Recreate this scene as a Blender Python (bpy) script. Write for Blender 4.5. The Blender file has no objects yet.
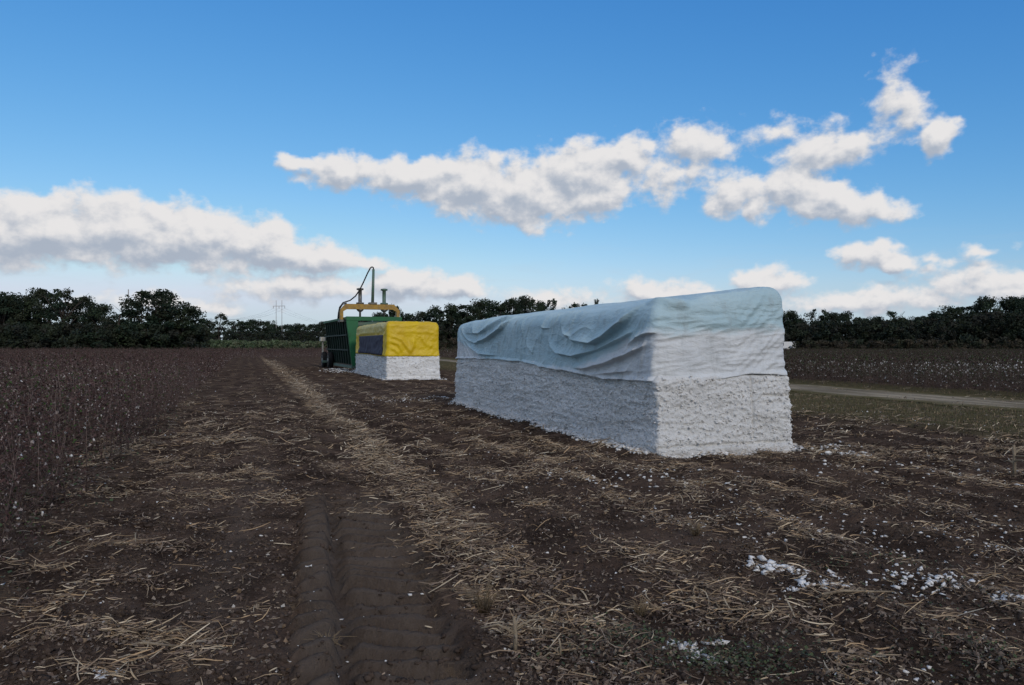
import bpy, math, random
import numpy as np
from mathutils import Vector, Matrix

R = math.radians
rng = np.random.default_rng(7)
random.seed(7)
scene = bpy.context.scene
COL = scene.collection
CAM_H, F = 1.75, 770.0 / 1024 * 36
AL = R(19.0)                                   # bearing of the crop rows, left of straight ahead
SA, CA = math.sin(AL), math.cos(AL)


def st2xy(s, t):                               # across the rows / along the rows -> world
    return CA * s - SA * t, SA * s + CA * t


def xy2st(x, y):
    return CA * x + SA * y, -SA * x + CA * y


# ------------------------------------------------------------------ noise
_P = np.random.default_rng(3).permutation(256)
_P = np.concatenate([_P, _P, _P])
_G3 = np.random.default_rng(4).normal(size=(256, 3))
_G3 /= np.linalg.norm(_G3, axis=1)[:, None]


def perlin(x, y, z=0.0):
    x = np.asarray(x, float); y = np.asarray(y, float)
    z = np.broadcast_to(np.asarray(z, float), x.shape)
    xi, yi, zi = np.floor(x).astype(int), np.floor(y).astype(int), np.floor(z).astype(int)
    xf, yf, zf = x - xi, y - yi, z - zi
    u, v, w = [a * a * a * (a * (a * 6 - 15) + 10) for a in (xf, yf, zf)]
    def g(dx, dy, dz):
        h = _P[_P[_P[(xi + dx) & 255] + ((yi + dy) & 255)] + ((zi + dz) & 255)] & 255
        q = _G3[h]
        return q[..., 0] * (xf - dx) + q[..., 1] * (yf - dy) + q[..., 2] * (zf - dz)
    def lp(a, b, k): return a + (b - a) * k
    return 1.5 * lp(lp(lp(g(0, 0, 0), g(1, 0, 0), u), lp(g(0, 1, 0), g(1, 1, 0), u), v),
                    lp(lp(g(0, 0, 1), g(1, 0, 1), u), lp(g(0, 1, 1), g(1, 1, 1), u), v), w)


def fbm(x, y, z=0.0, oct=4):
    a, f, r = 1.0, 1.0, 0.0
    for k in range(oct):
        r = r + a * perlin(np.asarray(x) * f + 17.3 * k, np.asarray(y) * f + 5.1 * k, np.asarray(z) * f)
        a *= 0.5; f *= 2.03
    return r


def sstep(a, b, x):
    t = np.clip((np.asarray(x, float) - a) / (b - a), 0, 1)
    return t * t * (3 - 2 * t)


# ------------------------------------------------------------------ objects
def tag(o, label=None, cat=None, group=None, kind=None):
    if label: o['label'] = label
    if cat: o['category'] = cat
    if group: o['group'] = group
    if kind: o['kind'] = kind
    return o


def empty(name, loc=(0, 0, 0), rz=0.0):
    o = bpy.data.objects.new(name, None)
    o.empty_display_size = 0.3
    o.location = loc; o.rotation_euler = (0, 0, rz)
    COL.objects.link(o)
    return o


def mesh_np(name, V, faces, mats, smooth=True, col=None, midx=None):
    """faces: list of (n,k) int arrays"""
    V = np.asarray(V, np.float32).reshape(-1, 3)
    if not isinstance(faces, (list, tuple)): faces = [faces]
    faces = [np.asarray(f, np.int32) for f in faces if len(f)]
    me = bpy.data.meshes.new(name)
    nl = sum(f.size for f in faces); nf = sum(len(f) for f in faces)
    me.vertices.add(len(V)); me.loops.add(nl); me.polygons.add(nf)
    me.vertices.foreach_set('co', V.ravel())
    me.loops.foreach_set('vertex_index', np.concatenate([f.ravel() for f in faces]))
    tot = np.concatenate([np.full(len(f), f.shape[1], np.int32) for f in faces])
    me.polygons.foreach_set('loop_start', (np.cumsum(tot) - tot).astype(np.int32))
    me.polygons.foreach_set('loop_total', tot)
    me.polygons.foreach_set('use_smooth', np.full(nf, smooth, bool))
    if midx is not None: me.polygons.foreach_set('material_index', np.asarray(midx, np.int32))
    for m in (mats if isinstance(mats, (list, tuple)) else [mats]): me.materials.append(m)
    me.update(calc_edges=True)
    if col is not None:
        a = me.attributes.new('col', 'FLOAT_COLOR', 'POINT')
        c = np.ones((len(V), 4), np.float32); c[:, :3] = col
        a.data.foreach_set('color', c.ravel())
    return me


def link(name, me, parent=None):
    o = bpy.data.objects.new(name, me)
    COL.objects.link(o)
    if parent is not None: o.parent = parent
    return o


def copy_tree(o, parent=None):
    c = o.copy(); COL.objects.link(c)
    if parent is not None: c.parent = parent
    for ch in list(o.children): copy_tree(ch, c)
    return c


class MB:
    """collects boxes, prisms, tubes and lathes; build() links them as one mesh"""
    def __init__(self): self.V = []; self.F = []
    def add(self, vs, fs):
        b = len(self.V); self.V += [tuple(v) for v in vs]; self.F += [tuple(b + i for i in f) for f in fs]
    def box(self, x0, x1, y0, y1, z0, z1):
        self.add([(x0, y0, z0), (x1, y0, z0), (x1, y1, z0), (x0, y1, z0), (x0, y0, z1), (x1, y0, z1), (x1, y1, z1), (x0, y1, z1)],
                 [(3, 2, 1, 0), (4, 5, 6, 7), (0, 1, 5, 4), (1, 2, 6, 5), (2, 3, 7, 6), (3, 0, 4, 7)])
        return self
    def hexa(self, p):                          # eight corners, bottom four then top four
        self.add(p, [(3, 2, 1, 0), (4, 5, 6, 7), (0, 1, 5, 4), (1, 2, 6, 5), (2, 3, 7, 6), (3, 0, 4, 7)]); return self
    def prism(self, prof, axis, a0, a1):        # closed 2-D profile extruded along axis
        n = len(prof)
        def pt(p, a):
            return {'x': (a, p[0], p[1]), 'y': (p[0], a, p[1]), 'z': (p[0], p[1], a)}[axis]
        self.add([pt(p, a0) for p in prof] + [pt(p, a1) for p in prof],
                 [tuple(range(n))[::-1], tuple(range(n, 2 * n))] + [(i, (i + 1) % n, n + (i + 1) % n, n + i) for i in range(n)])
        return self
    def tube(self, path, rad, n=8):
        path = [Vector(p) for p in path]
        if not hasattr(rad, '__len__'): rad = [rad] * len(path)
        vs = []; fs = []
        for i, p in enumerate(path):
            d = (path[min(i + 1, len(path) - 1)] - path[max(i - 1, 0)])
            d = d.normalized() if d.length > 1e-9 else Vector((0, 0, 1))
            a = d.cross(Vector((0.13, 0.95, 0.21)) if abs(d.y) < 0.9 else Vector((1, 0, 0.1))).normalized(); b = d.cross(a)
            for k in range(n):
                q = 2 * math.pi * k / n
                vs.append(p + (a * math.cos(q) + b * math.sin(q)) * rad[i])
        for i in range(len(path) - 1):
            for k in range(n):
                fs.append((i * n + k, i * n + (k + 1) % n, (i + 1) * n + (k + 1) % n, (i + 1) * n + k))
        fs.append(tuple(range(n))[::-1]); fs.append(tuple(range((len(path) - 1) * n, len(path) * n)))
        self.add(vs, fs); return self
    def lathe(self, prof, centre, axis='x', n=28):   # prof: (radius, offset along axis)
        cx, cy, cz = centre; vs = []; fs = []
        for r, a in prof:
            for k in range(n):
                q = 2 * math.pi * k / n; c, s = r * math.cos(q), r * math.sin(q)
                vs.append({'x': (cx + a, cy + c, cz + s), 'z': (cx + c, cy + s, cz + a)}[axis])
        m = len(prof)
        for i in range(m - 1):
            for k in range(n): fs.append((i * n + k, i * n + (k + 1) % n, (i + 1) * n + (k + 1) % n, (i + 1) * n + k))
        fs.append(tuple(range(n))[::-1]); fs.append(tuple(range((m - 1) * n, m * n)))
        self.add(vs, fs); return self
    def mesh(self, name, mat, smooth=False, bevel=0.0):
        me = bpy.data.meshes.new(name); me.from_pydata(self.V, [], self.F); me.materials.append(mat)
        if smooth: me.polygons.foreach_set('use_smooth', [True] * len(me.polygons))
        me.update(); return me
    def build(self, name, mat, parent=None, smooth=False, bevel=0.0):
        o = link(name, self.mesh(name, mat, smooth), parent)
        if bevel:
            b = o.modifiers.new('bevel', 'BEVEL'); b.width = bevel; b.segments = 2; b.limit_method = 'ANGLE'
        return o


# ------------------------------------------------------------------ materials
class NT:
    def __init__(self, tree): self.t = tree; self.n = tree.nodes; self.l = tree.links
    def new(self, kind, **kw):
        nd = self.n.new(kind)
        for k, v in kw.items(): setattr(nd, k, v)
        return nd
    def put(self, sock, v):
        if isinstance(v, bpy.types.NodeSocket): self.l.new(v, sock)
        elif v is not None: sock.default_value = v
    def math(self, op, a, b=None, c=None, clamp=False):
        nd = self.new('ShaderNodeMath', operation=op, use_clamp=clamp)
        for i, v in enumerate((a, b, c)): self.put(nd.inputs[i], v)
        return nd.outputs[0]
    def vmath(self, op, a, b=None, c=None):
        nd = self.new('ShaderNodeVectorMath', operation=op)
        self.put(nd.inputs[0], a)
        if b is not None: self.put(nd.inputs[1], b)
        if c is not None: self.put(nd.inputs[2], c)
        return nd.outputs['Value'] if op in ('LENGTH', 'DOT_PRODUCT', 'DISTANCE') else nd.outputs[0]
    def noise(self, vec, scale, detail=4, rough=0.55, dist=0.0, out=0):
        nd = self.new('ShaderNodeTexNoise')
        if vec is not None: self.l.new(vec, nd.inputs['Vector'])
        nd.inputs['Scale'].default_value = scale; nd.inputs['Detail'].default_value = detail
        nd.inputs['Roughness'].default_value = rough; nd.inputs['Distortion'].default_value = dist
        return nd.outputs[out]
    def range(self, v, a, b, c=0.0, d=1.0, smooth=True):
        nd = self.new('ShaderNodeMapRange', interpolation_type='SMOOTHSTEP' if smooth else 'LINEAR')
        self.put(nd.inputs[0], v)
        for i, q in enumerate((a, b, c, d)): self.put(nd.inputs[i + 1], q)
        return nd.outputs[0]
    def mix(self, f, a, b, blend='MIX'):
        nd = self.new('ShaderNodeMix', data_type='RGBA', blend_type=blend)
        self.put(nd.inputs[0], f)
        for i, v in ((6, a), (7, b)):
            self.put(nd.inputs[i], v if isinstance(v, bpy.types.NodeSocket) else (*v, 1.0))
        return nd.outputs[2]
    def mapping(self, vec, scale=(1, 1, 1), rot=(0, 0, 0), loc=(0, 0, 0)):
        nd = self.new('ShaderNodeMapping')
        self.l.new(vec, nd.inputs[0])
        nd.inputs['Scale'].default_value = scale; nd.inputs['Rotation'].default_value = rot; nd.inputs['Location'].default_value = loc
        return nd.outputs[0]


def material(name, fn=None, color=None, rough=0.8, spec=0.3, metal=0.0):
    m = bpy.data.materials.new(name); m.use_nodes = True
    n = NT(m.node_tree); b = m.node_tree.nodes['Principled BSDF']
    b.inputs['Roughness'].default_value = rough; b.inputs['Specular IOR Level'].default_value = spec
    b.inputs['Metallic'].default_value = metal
    if color: b.inputs['Base Color'].default_value = (*color, 1)
    if fn: fn(n, b)
    return m


def bump(n, b, h, strength=0.5, dist=0.02):
    nd = n.new('ShaderNodeBump'); nd.inputs['Strength'].default_value = strength; nd.inputs['Distance'].default_value = dist
    n.l.new(h, nd.inputs['Height']); n.l.new(nd.outputs[0], b.inputs['Normal'])


def worn(c1, c2, scale=3.0, rough=0.6, spec=0.3, bmp=0.0):
    def fn(n, b):
        tc = n.new('ShaderNodeTexCoord').outputs['Object']
        f = n.range(n.noise(tc, scale, 6, 0.65), 0.35, 0.7)
        n.l.new(n.mix(f, c1, c2), b.inputs['Base Color'])
        if bmp: bump(n, b, n.noise(tc, scale * 8, 4), bmp, 0.01)
    return fn


def attr_mat(name, tint=(1, 1, 1), rough=0.85, spec=0.2, trans=0.0):
    def fn(n, b):
        a = n.new('ShaderNodeAttribute', attribute_name='col')
        n.l.new(n.mix(1.0, a.outputs['Color'], tint, 'MULTIPLY'), b.inputs['Base Color'])
    return material(name, fn, rough=rough, spec=spec)


SOIL = (0.110, 0.075, 0.056); SOIL2 = (0.038, 0.026, 0.020); STRAW = (0.235, 0.175, 0.115)


def soil_fn(n, b):
    geo = n.new('ShaderNodeNewGeometry').outputs['Position']
    rot = n.mapping(geo, rot=(0, 0, -AL))              # x across the rows, y along them
    sx = n.new('ShaderNodeSeparateXYZ'); n.l.new(rot, sx.inputs[0])
    s, t = sx.outputs[0], sx.outputs[1]
    base = n.mix(n.range(n.noise(geo, 1.1, 7, 0.7), 0.36, 0.62), SOIL, SOIL2)  # dark patches: damp soil, plus shadows between the clods painted in
    base = n.mix(n.math('MULTIPLY', n.range(n.noise(geo, 7.0, 5, 0.7), 0.45, 0.75), 0.55), base, (0.100, 0.077, 0.063))
    # trash and straw trodden into the soil, streaked across and along the rows
    warp = n.vmath('ADD', rot, n.vmath('MULTIPLY', n.noise(geo, 0.35, 3, out=1), (1.2, 1.2, 0)))
    sw = n.math('ADD', s, n.math('MULTIPLY', n.math('SUBTRACT', n.noise(geo, 0.45, 3), 0.5), 1.1))
    rows = n.math('ADD', 0.5, n.math('MULTIPLY', 0.5, n.math('SINE', n.math('MULTIPLY', sw, 2 * math.pi / 0.97))))
    streak = n.noise(n.mapping(warp, scale=(1.0, 0.12, 1)), 2.2, 5, 0.6)
    fine = n.noise(geo, 34.0, 4, 0.75)
    patch = n.noise(geo, 1.7, 4, 0.6)
    tilled = n.math('MULTIPLY', n.range(s, -2.4, -1.2), n.math('SUBTRACT', 1.0, n.range(s, 14.0, 17.0)))
    amt = n.math('ADD', n.math('MULTIPLY', n.range(streak, 0.38, 0.72), 0.55), n.math('MULTIPLY', rows, 0.45))
    amt = n.math('MULTIPLY', amt, n.range(patch, 0.3, 0.7, 0.35, 1.0))
    band = n.math('SUBTRACT', 1.0, n.range(n.math('ABSOLUTE', n.math('SUBTRACT', sw, 2.0)), 0.1, 0.75))
    band = n.math('MULTIPLY', band, n.range(t, 5.0, 22.0, 0.25, 1.0))
    band = n.math('MULTIPLY', band, n.range(n.noise(n.mapping(rot, scale=(1.4, 0.5, 1)), 1.0, 5, 0.65), 0.34, 0.62, 0.35, 1.0))
    amt = n.math('MAXIMUM', amt, n.math('MULTIPLY', band, 0.95))
    thr = n.math('SUBTRACT', 0.69, n.math('MULTIPLY', amt, 0.32))
    trash = n.math('MULTIPLY', n.range(n.math('SUBTRACT', fine, thr), -0.03, 0.10), tilled, clamp=True)
    dist = n.vmath('LENGTH', geo)
    trash = n.math('MULTIPLY', trash, n.range(dist, 5.0, 24.0, 0.45, 1.0))
    tcol = n.mix(n.noise(geo, 5.0, 3), (0.18, 0.125, 0.078), (0.30, 0.215, 0.135))
    c = n.mix(trash, base, tcol)
    # grassy headland between the tilled land and the track
    gz = n.math('MULTIPLY', n.range(n.math('ADD', s, n.math('MULTIPLY', patch, 3.0)), 13.6, 16.2), n.math('SUBTRACT', 1.0, n.range(s, 26.0, 28.0)))
    gcol = n.mix(n.range(n.noise(geo, 2.3, 5, 0.7), 0.35, 0.7), (0.078, 0.074, 0.034), (0.140, 0.108, 0.062))
    c = n.mix(n.math('MULTIPLY', gz, 0.85), c, gcol)
    la = n.new('ShaderNodeAttribute', attribute_name='col')          # pressed, dried soil of the wheel lane
    lk = n.new('ShaderNodeSeparateColor'); n.l.new(la.outputs['Color'], lk.inputs[0])
    c = n.mix(n.math('MULTIPLY', lk.outputs[0], n.range(n.noise(geo, 3.0, 5, 0.65), 0.25, 0.6, 0.3, 0.95)), c, (0.122, 0.096, 0.078))
    n.l.new(c, b.inputs['Base Color'])
    h = n.math('ADD', n.noise(geo, 26, 6, 0.7), n.math('MULTIPLY', n.noise(geo, 90, 4, 0.7), 0.4))
    bump(n, b, h, 0.9, 0.035)


M = {}
M['soil'] = material('soil', soil_fn, rough=0.95, spec=0.0)


def road_fn(n, b):
    geo = n.new('ShaderNodeNewGeometry').outputs['Position']
    rot = n.mapping(geo, rot=(0, 0, -AL))
    st = n.mapping(rot, scale=(1.0, 0.10, 1))
    c = n.mix(n.range(n.noise(st, 1.8, 5, 0.6), 0.35, 0.68), (0.15, 0.125, 0.090), (0.34, 0.285, 0.21))
    c = n.mix(n.range(n.noise(geo, 3.0, 6, 0.7), 0.52, 0.72, 0, 0.6), c, (0.075, 0.072, 0.045))
    ra = n.new('ShaderNodeAttribute', attribute_name='col'); rk = n.new('ShaderNodeSeparateColor'); n.l.new(ra.outputs['Color'], rk.inputs[0])
    c = n.mix(rk.outputs[0], c, n.mix(n.range(n.noise(geo, 2.3, 5, 0.7), 0.35, 0.7), (0.078, 0.074, 0.034), (0.130, 0.100, 0.058)))
    n.l.new(c, b.inputs['Base Color']); bump(n, b, n.noise(geo, 18, 6, 0.7), 0.7, 0.03)


M['road'] = material('road_dirt', road_fn, rough=0.95, spec=0.0)


def cotton_fn(n, b):
    tc = n.new('ShaderNodeTexCoord').outputs['Object']
    f1 = n.noise(tc, 42, 5, 0.8); f2 = n.noise(tc, 95, 4, 0.8)
    c = n.mix(n.range(n.noise(tc, 2.2, 5), 0.35, 0.7), (0.85, 0.84, 0.815), (0.76, 0.75, 0.725))
    c = n.mix(n.range(f1, 0.54, 0.66, 0, 0.36), c, (0.42, 0.40, 0.37))
    c = n.mix(n.range(f2, 0.60, 0.68, 0, 0.6), c, (0.12, 0.09, 0.065))
    c = n.mix(n.range(n.noise(tc, 24, 3, 0.8), 0.66, 0.74, 0, 0.5), c, (0.22, 0.19, 0.16))
    sz = n.new('ShaderNodeSeparateXYZ'); n.l.new(tc, sz.inputs[0])
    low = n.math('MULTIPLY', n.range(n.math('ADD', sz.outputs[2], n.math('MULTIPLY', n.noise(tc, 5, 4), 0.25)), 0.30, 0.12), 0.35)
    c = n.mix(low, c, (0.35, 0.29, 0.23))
    n.l.new(c, b.inputs['Base Color'])
    bump(n, b, n.math('ADD', f1, n.math('MULTIPLY', n.noise(tc, 60, 5, 0.8), 0.7)), 0.8, 0.035)


M['cotton'] = material('packed_cotton', cotton_fn, rough=1.0, spec=0.05)
M['lint'] = material('loose_lint', worn((0.80, 0.785, 0.76), (0.62, 0.59, 0.55), 30.0, bmp=0.4), rough=1.0, spec=0.05)


def tarp_fn(n, b):
    a = n.new('ShaderNodeAttribute', attribute_name='col')
    tc = n.new('ShaderNodeTexCoord').outputs['Object']
    k = n.new('ShaderNodeSeparateColor'); n.l.new(a.outputs['Color'], k.inputs[0])
    teal = n.mix(n.range(n.noise(tc, 1.4, 5, 0.6), 0.3, 0.7), (0.385, 0.53, 0.575), (0.455, 0.59, 0.625))
    pale = n.mix(n.range(n.noise(tc, 1.7, 5, 0.6), 0.3, 0.7), (0.60, 0.615, 0.62), (0.68, 0.69, 0.685))
    c = n.mix(k.outputs[0], pale, teal)
    dirt = n.range(n.noise(n.mapping(tc, scale=(1, 1, 0.35)), 4.5, 6, 0.7), 0.48, 0.76, 0, 0.45)
    c = n.mix(dirt, c, (0.27, 0.29, 0.285))
    c = n.mix(n.range(n.noise(tc, 55, 2), 0.66, 0.74, 0, 0.35), c, (0.30, 0.26, 0.2))
    n.l.new(c, b.inputs['Base Color'])
    w = n.noise(n.mapping(tc, scale=(1, 1, 2.6)), 5.5, 5, 0.6, 0.8)
    bump(n, b, w, 0.45, 0.06)


M['tarp'] = material('weathered_tarp', tarp_fn, rough=0.55, spec=0.25)


def ytarp_fn(n, b):
    tc = n.new('ShaderNodeTexCoord').outputs['Object']
    g = n.new('ShaderNodeSeparateXYZ'); n.l.new(tc, g.inputs[0])
    y = n.mix(n.range(n.noise(tc, 1.2, 5), 0.35, 0.7), (0.70, 0.475, 0.004), (0.60, 0.385, 0.006))
    fade = n.math('MULTIPLY', n.range(n.math('ADD', g.outputs[0], n.math('MULTIPLY', n.noise(tc, 1.5, 4), 0.3)), -0.75, -1.05), n.range(g.outputs[2], 2.2, 2.5))
    fade = n.math('MULTIPLY', fade, n.range(g.outputs[1], -5.3, -4.6))
    y = n.mix(n.math('MULTIPLY', fade, 0.7), y, (0.50, 0.44, 0.16))
    n.l.new(y, b.inputs['Base Color'])
    bump(n, b, n.noise(tc, 4.0, 5, 0.6, 1.0), 0.5, 0.06)


M['yellow_tarp'] = material('yellow_tarp', ytarp_fn, rough=0.45, spec=0.35)
M['navy'] = material('navy_sheet', worn((0.030, 0.030, 0.055), (0.05, 0.05, 0.08), 2.0), rough=0.7)
M['green'] = material('green_paint', worn((0.006, 0.125, 0.040), (0.010, 0.095, 0.034), 1.5), rough=0.5, spec=0.4)
M['shaded_green'] = material('shaded_wall_green', worn((0.004, 0.022, 0.011), (0.007, 0.016, 0.010), 1.2), rough=0.6, spec=0.3)  # machine green taken near black: the walls' shade is put into the colour
M['yellow_paint'] = material('yellow_paint', worn((0.42, 0.24, 0.03), (0.24, 0.145, 0.045), 4.0), rough=0.5, spec=0.4)
M['steel'] = material('dull_steel', worn((0.17, 0.17, 0.16), (0.10, 0.085, 0.07), 6.0), rough=0.5, spec=0.5, metal=0.4)
M['green_steel'] = material('faded_green_steel', worn((0.085, 0.16, 0.115), (0.13, 0.16, 0.13), 4.0), rough=0.5, spec=0.4)
M['rubber'] = material('rubber', worn((0.016, 0.015, 0.014), (0.035, 0.03, 0.026), 5.0), rough=0.85)
M['rim'] = material('pale_rim_paint', worn((0.55, 0.53, 0.46), (0.35, 0.32, 0.26), 6.0), rough=0.5)
M['white_paint'] = material('white_van_paint', worn((0.80, 0.80, 0.79), (0.72, 0.72, 0.70), 1.0), rough=0.35, spec=0.5)
M['glass'] = material('dark_glass', color=(0.015, 0.018, 0.022), rough=0.08, spec=0.6)
M['red_lamp'] = material('red_lamp', color=(0.30, 0.02, 0.02), rough=0.3)
M['pole'] = material('weathered_pole', worn((0.36, 0.33, 0.30), (0.25, 0.23, 0.21), 1.0), rough=0.9)
M['wire'] = material('dull_wire', color=(0.10, 0.10, 0.11), rough=0.5, metal=0.5)
M['insulator'] = material('insulator', color=(0.12, 0.07, 0.05), rough=0.3)
M['bark'] = material('bark', worn((0.060, 0.048, 0.038), (0.035, 0.028, 0.024), 4.0, bmp=0.6), rough=0.95)
M['leaf'] = attr_mat('tree_leaves', rough=0.7, spec=0.25)
M['litter'] = attr_mat('dead_plant_matter', rough=0.9, spec=0.03)
M['weed'] = attr_mat('weed_leaves', rough=0.7, spec=0.25)
M['stalk'] = material('cotton_stalk', worn((0.075, 0.045, 0.038), (0.21, 0.155, 0.13), 9.0), rough=0.9)  # paler second tone paints the glints on the stems
M['dryleaf'] = attr_mat('dried_cotton_leaf', rough=0.9, spec=0.1)
M['boll'] = material('cotton_boll', worn((0.72, 0.70, 0.67), (0.42, 0.38, 0.34), 30.0), rough=1.0, spec=0.05)
M['clod'] = material('soil_clod', worn((0.082, 0.060, 0.048), (0.044, 0.033, 0.027), 9.0, bmp=0.8), rough=0.95, spec=0.0)

# ------------------------------------------------------------------ ground relief
TRK_X0, TRK_Y0, TRK_K = -1.00, 5.28, -0.257       # wheel track near the camera (centre line)


def track_uv(x, y):
    q = math.hypot(1, TRK_K)
    dx = x - TRK_X0; dy = y - TRK_Y0
    return (dx - TRK_K * dy) / q, (TRK_K * dx + dy) / q


def ground_z(x, y, spacing=0.02):
    """height of the field; octaves finer than the mesh can carry are left out"""
    s, t = xy2st(x, y)
    def w(lam): return np.clip((lam / spacing - 2) / 2, 0, 1)
    till = sstep(-3.2, -1.2, s) * (1 - sstep(12.0, 16.5, s))
    lu, lv = track_uv(x, y)
    inr = (1 - sstep(0.44, 0.60, np.abs(lu))) * (1 - sstep(3.6, 4.8, lv))
    z = 0.05 * perlin(x / 6.0, y / 6.0) * w(6)
    wob = 0.22 * perlin(s / 1.5, t / 3.0, 4.0)
    z = z + till * 0.045 * np.cos(2 * np.pi * (s + wob - 2.0) / 0.97) * w(0.97) * (1 - inr) * (0.7 + 0.6 * perlin(x / 2.2, y / 2.2, 9))
    z = z + 0.035 * perlin(x / 0.9, y / 0.9, 2.0) * w(0.9) * (0.35 + 0.65 * till) * (1 - 0.6 * inr)
    rough = (0.5 + 0.9 * sstep(-0.2, 0.5, perlin(x / 1.1, y / 1.1, 7))) * (0.25 + 0.75 * till) * (1 - 0.25 * inr)
    z = z + rough * 0.036 * (0.45 - np.abs(perlin(x / 0.30, y / 0.30, 1.0))) * w(0.30)
    z = z + rough * 0.022 * (0.4 - np.abs(perlin(x / 0.13, y / 0.13, 3.0))) * w(0.13)
    z = z + rough * 0.011 * perlin(x / 0.06, y / 0.06, 5.0) * w(0.06)
    # the wheel track: pressed lane, ridge of lug prints on its left, groove between
    wv = lv + 0.05 * perlin(x / 0.5, y / 0.5, 11)
    lu = lu + 0.05 * perlin(x / 0.5, y / 0.5, 71) + 0.02 * perlin(x / 0.12, y / 0.12, 72)
    lane = sstep(-0.15, -0.09, lu) * (1 - sstep(0.40, 0.50, lu))
    berm = sstep(-0.50, -0.42, lu) * (1 - sstep(-0.24, -0.19, lu))
    groove = np.exp(-((lu + 0.17) / 0.06) ** 2)
    fade = 1 - sstep(2.6, 5.2, lv + 0.8 * perlin(x / 0.9, y / 0.9, 73))
    jag = 0.22 * perlin(x / 0.16, y / 0.16, 51) + 0.16 * perlin(x / 0.07, y / 0.07, 57)
    rip = sstep(-0.15, 0.45, np.sin(2 * np.pi * (wv + 0.42 * (lu + 0.15)) / 0.25) + jag)
    rip2 = sstep(-0.15, 0.40, np.sin(2 * np.pi * (wv - 0.62 * (lu + 0.15)) / 0.25 + 1.3) + jag)
    worn_ = np.clip(0.85 + 0.5 * perlin(x / 0.5, y / 0.5, 21), 0.35, 1.3)
    lug = fade * w(0.16)
    z = z + lug * (lane * (-0.10 + 0.095 * worn_ * rip) + berm * (-0.05 + 0.145 * worn_ * rip2) - 0.11 * groove)
    far_t = sstep(2.6, 5.0, lv) * (1 - sstep(12, 20, lv)) * w(0.3)
    z = z - far_t * 0.05 * sstep(0.45, 0.30, np.abs(lu - 0.1))
    z = z + fade * 0.035 * np.exp(-((lu - 0.60) / 0.10) ** 2) * w(0.3)
    # fainter old wheel lane further left
    l2 = np.exp(-((lu + 1.02) / 0.2) ** 2) * (1 - sstep(5, 8, lv))
    z = z + l2 * w(0.3) * (-0.03 + 0.012 * np.sin(2 * np.pi * (wv - 0.4 * np.abs(lu + 1.02)) / 0.3) * w(0.2))
    flat = sstep(16.5, 18.0, s) * (1 - sstep(24.5, 26.5, s))
    return z * (1 - flat) - 0.02 * flat


def grow(start, first, ratio, end):
    out = []; d = first; a = start
    while a < end:
        d *= ratio; a += d; out.append(a)
    return out


tl = list(np.arange(2.4, 9.0, 0.024)); tl = [-v for v in grow(-2.4, 0.05, 1.25, 260)][::-1] + tl + grow(tl[-1], 0.024, 1.022, 3600)
sl = list(np.arange(-3.2, 7.4, 0.024)); sl = [-v for v in grow(3.2, 0.024, 1.035, 2600)][::-1] + sl + grow(sl[-1], 0.024, 1.030, 2600)
tl = np.array(tl); sl = np.array(sl)
S, T = np.meshgrid(sl, tl)
sp = np.maximum(*np.meshgrid(np.gradient(sl), np.gradient(tl)))
GX, GY = st2xy(S, T)
GZ = ground_z(GX, GY, sp)
nt, ns = S.shape
idx = np.arange(nt * ns).reshape(nt, ns)
quads = np.stack([idx[:-1, :-1], idx[:-1, 1:], idx[1:, 1:], idx[1:, :-1]], -1).reshape(-1, 4)
LU, LV = track_uv(GX, GY)
LU = LU + 0.10 * perlin(GX / 0.35, GY / 0.35, 74) + 0.05 * perlin(GX / 0.1, GY / 0.1, 75)
lane = sstep(-0.52, -0.34, LU) * (1 - sstep(0.34, 0.58, LU)) * (1 - sstep(2.4, 5.2, LV + 0.8 * perlin(GX / 0.6, GY / 0.6, 76)))
lane = np.maximum(lane, 0.6 * np.exp(-((LU + 1.02) / 0.2) ** 2) * (1 - sstep(5, 8, LV)))
lane3 = np.repeat(lane.reshape(-1, 1), 3, 1)
g = link('ground', mesh_np('ground', np.stack([GX, GY, GZ], -1), quads, M['soil'], True, lane3))
tag(g, kind='structure')
del S, T, sp, GX, GY, GZ, quads, idx

# dirt track along the right-hand field
tt = np.concatenate([np.arange(-40, 160, 0.5), np.geomspace(160, 1200, 60)])
cross = np.linspace(0, 1, 26)
e0 = 19.3 + 0.6 * fbm(tt / 6.0, tt * 0 + 1.0) + 0.45 * fbm(tt / 1.1, tt * 0 + 3.0)
e1 = 23.3 + 0.5 * fbm(tt / 5.0, tt * 0 + 7.0) + 0.4 * fbm(tt / 1.0, tt * 0 + 2.0)
SS = e0[:, None] + (e1 - e0)[:, None] * cross[None]; TT = np.broadcast_to(tt[:, None], SS.shape)
X, Y = st2xy(SS, TT)
edge = np.minimum(cross, 1 - cross)[None]
Z = -0.008 + 0.03 * sstep(0, 0.08, edge) - 0.03 * (np.exp(-((cross - 0.28) / 0.07) ** 2) + np.exp(-((cross - 0.72) / 0.07) ** 2))[None] + 0.008 * fbm(X / 0.7, Y / 0.7)
Z = np.maximum(Z, -0.012)
idx = np.arange(SS.size).reshape(SS.shape)
q = np.stack([idx[:-1, :-1], idx[:-1, 1:], idx[1:, 1:], idx[1:, :-1]], -1).reshape(-1, 4)
ev = 1 - sstep(0.02, 0.30, edge + 0.09 * perlin(X / 1.3, Y / 1.3, 4) + 0.07 * perlin(X / 0.35, Y / 0.35, 6))
tag(link('dirt_track', mesh_np('dirt_track', np.stack([X, Y, Z], -1), q, M['road'], True, np.repeat(ev.reshape(-1, 1), 3, 1))), kind='structure')


# ------------------------------------------------------------------ ground litter
ICO_V = None


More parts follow.
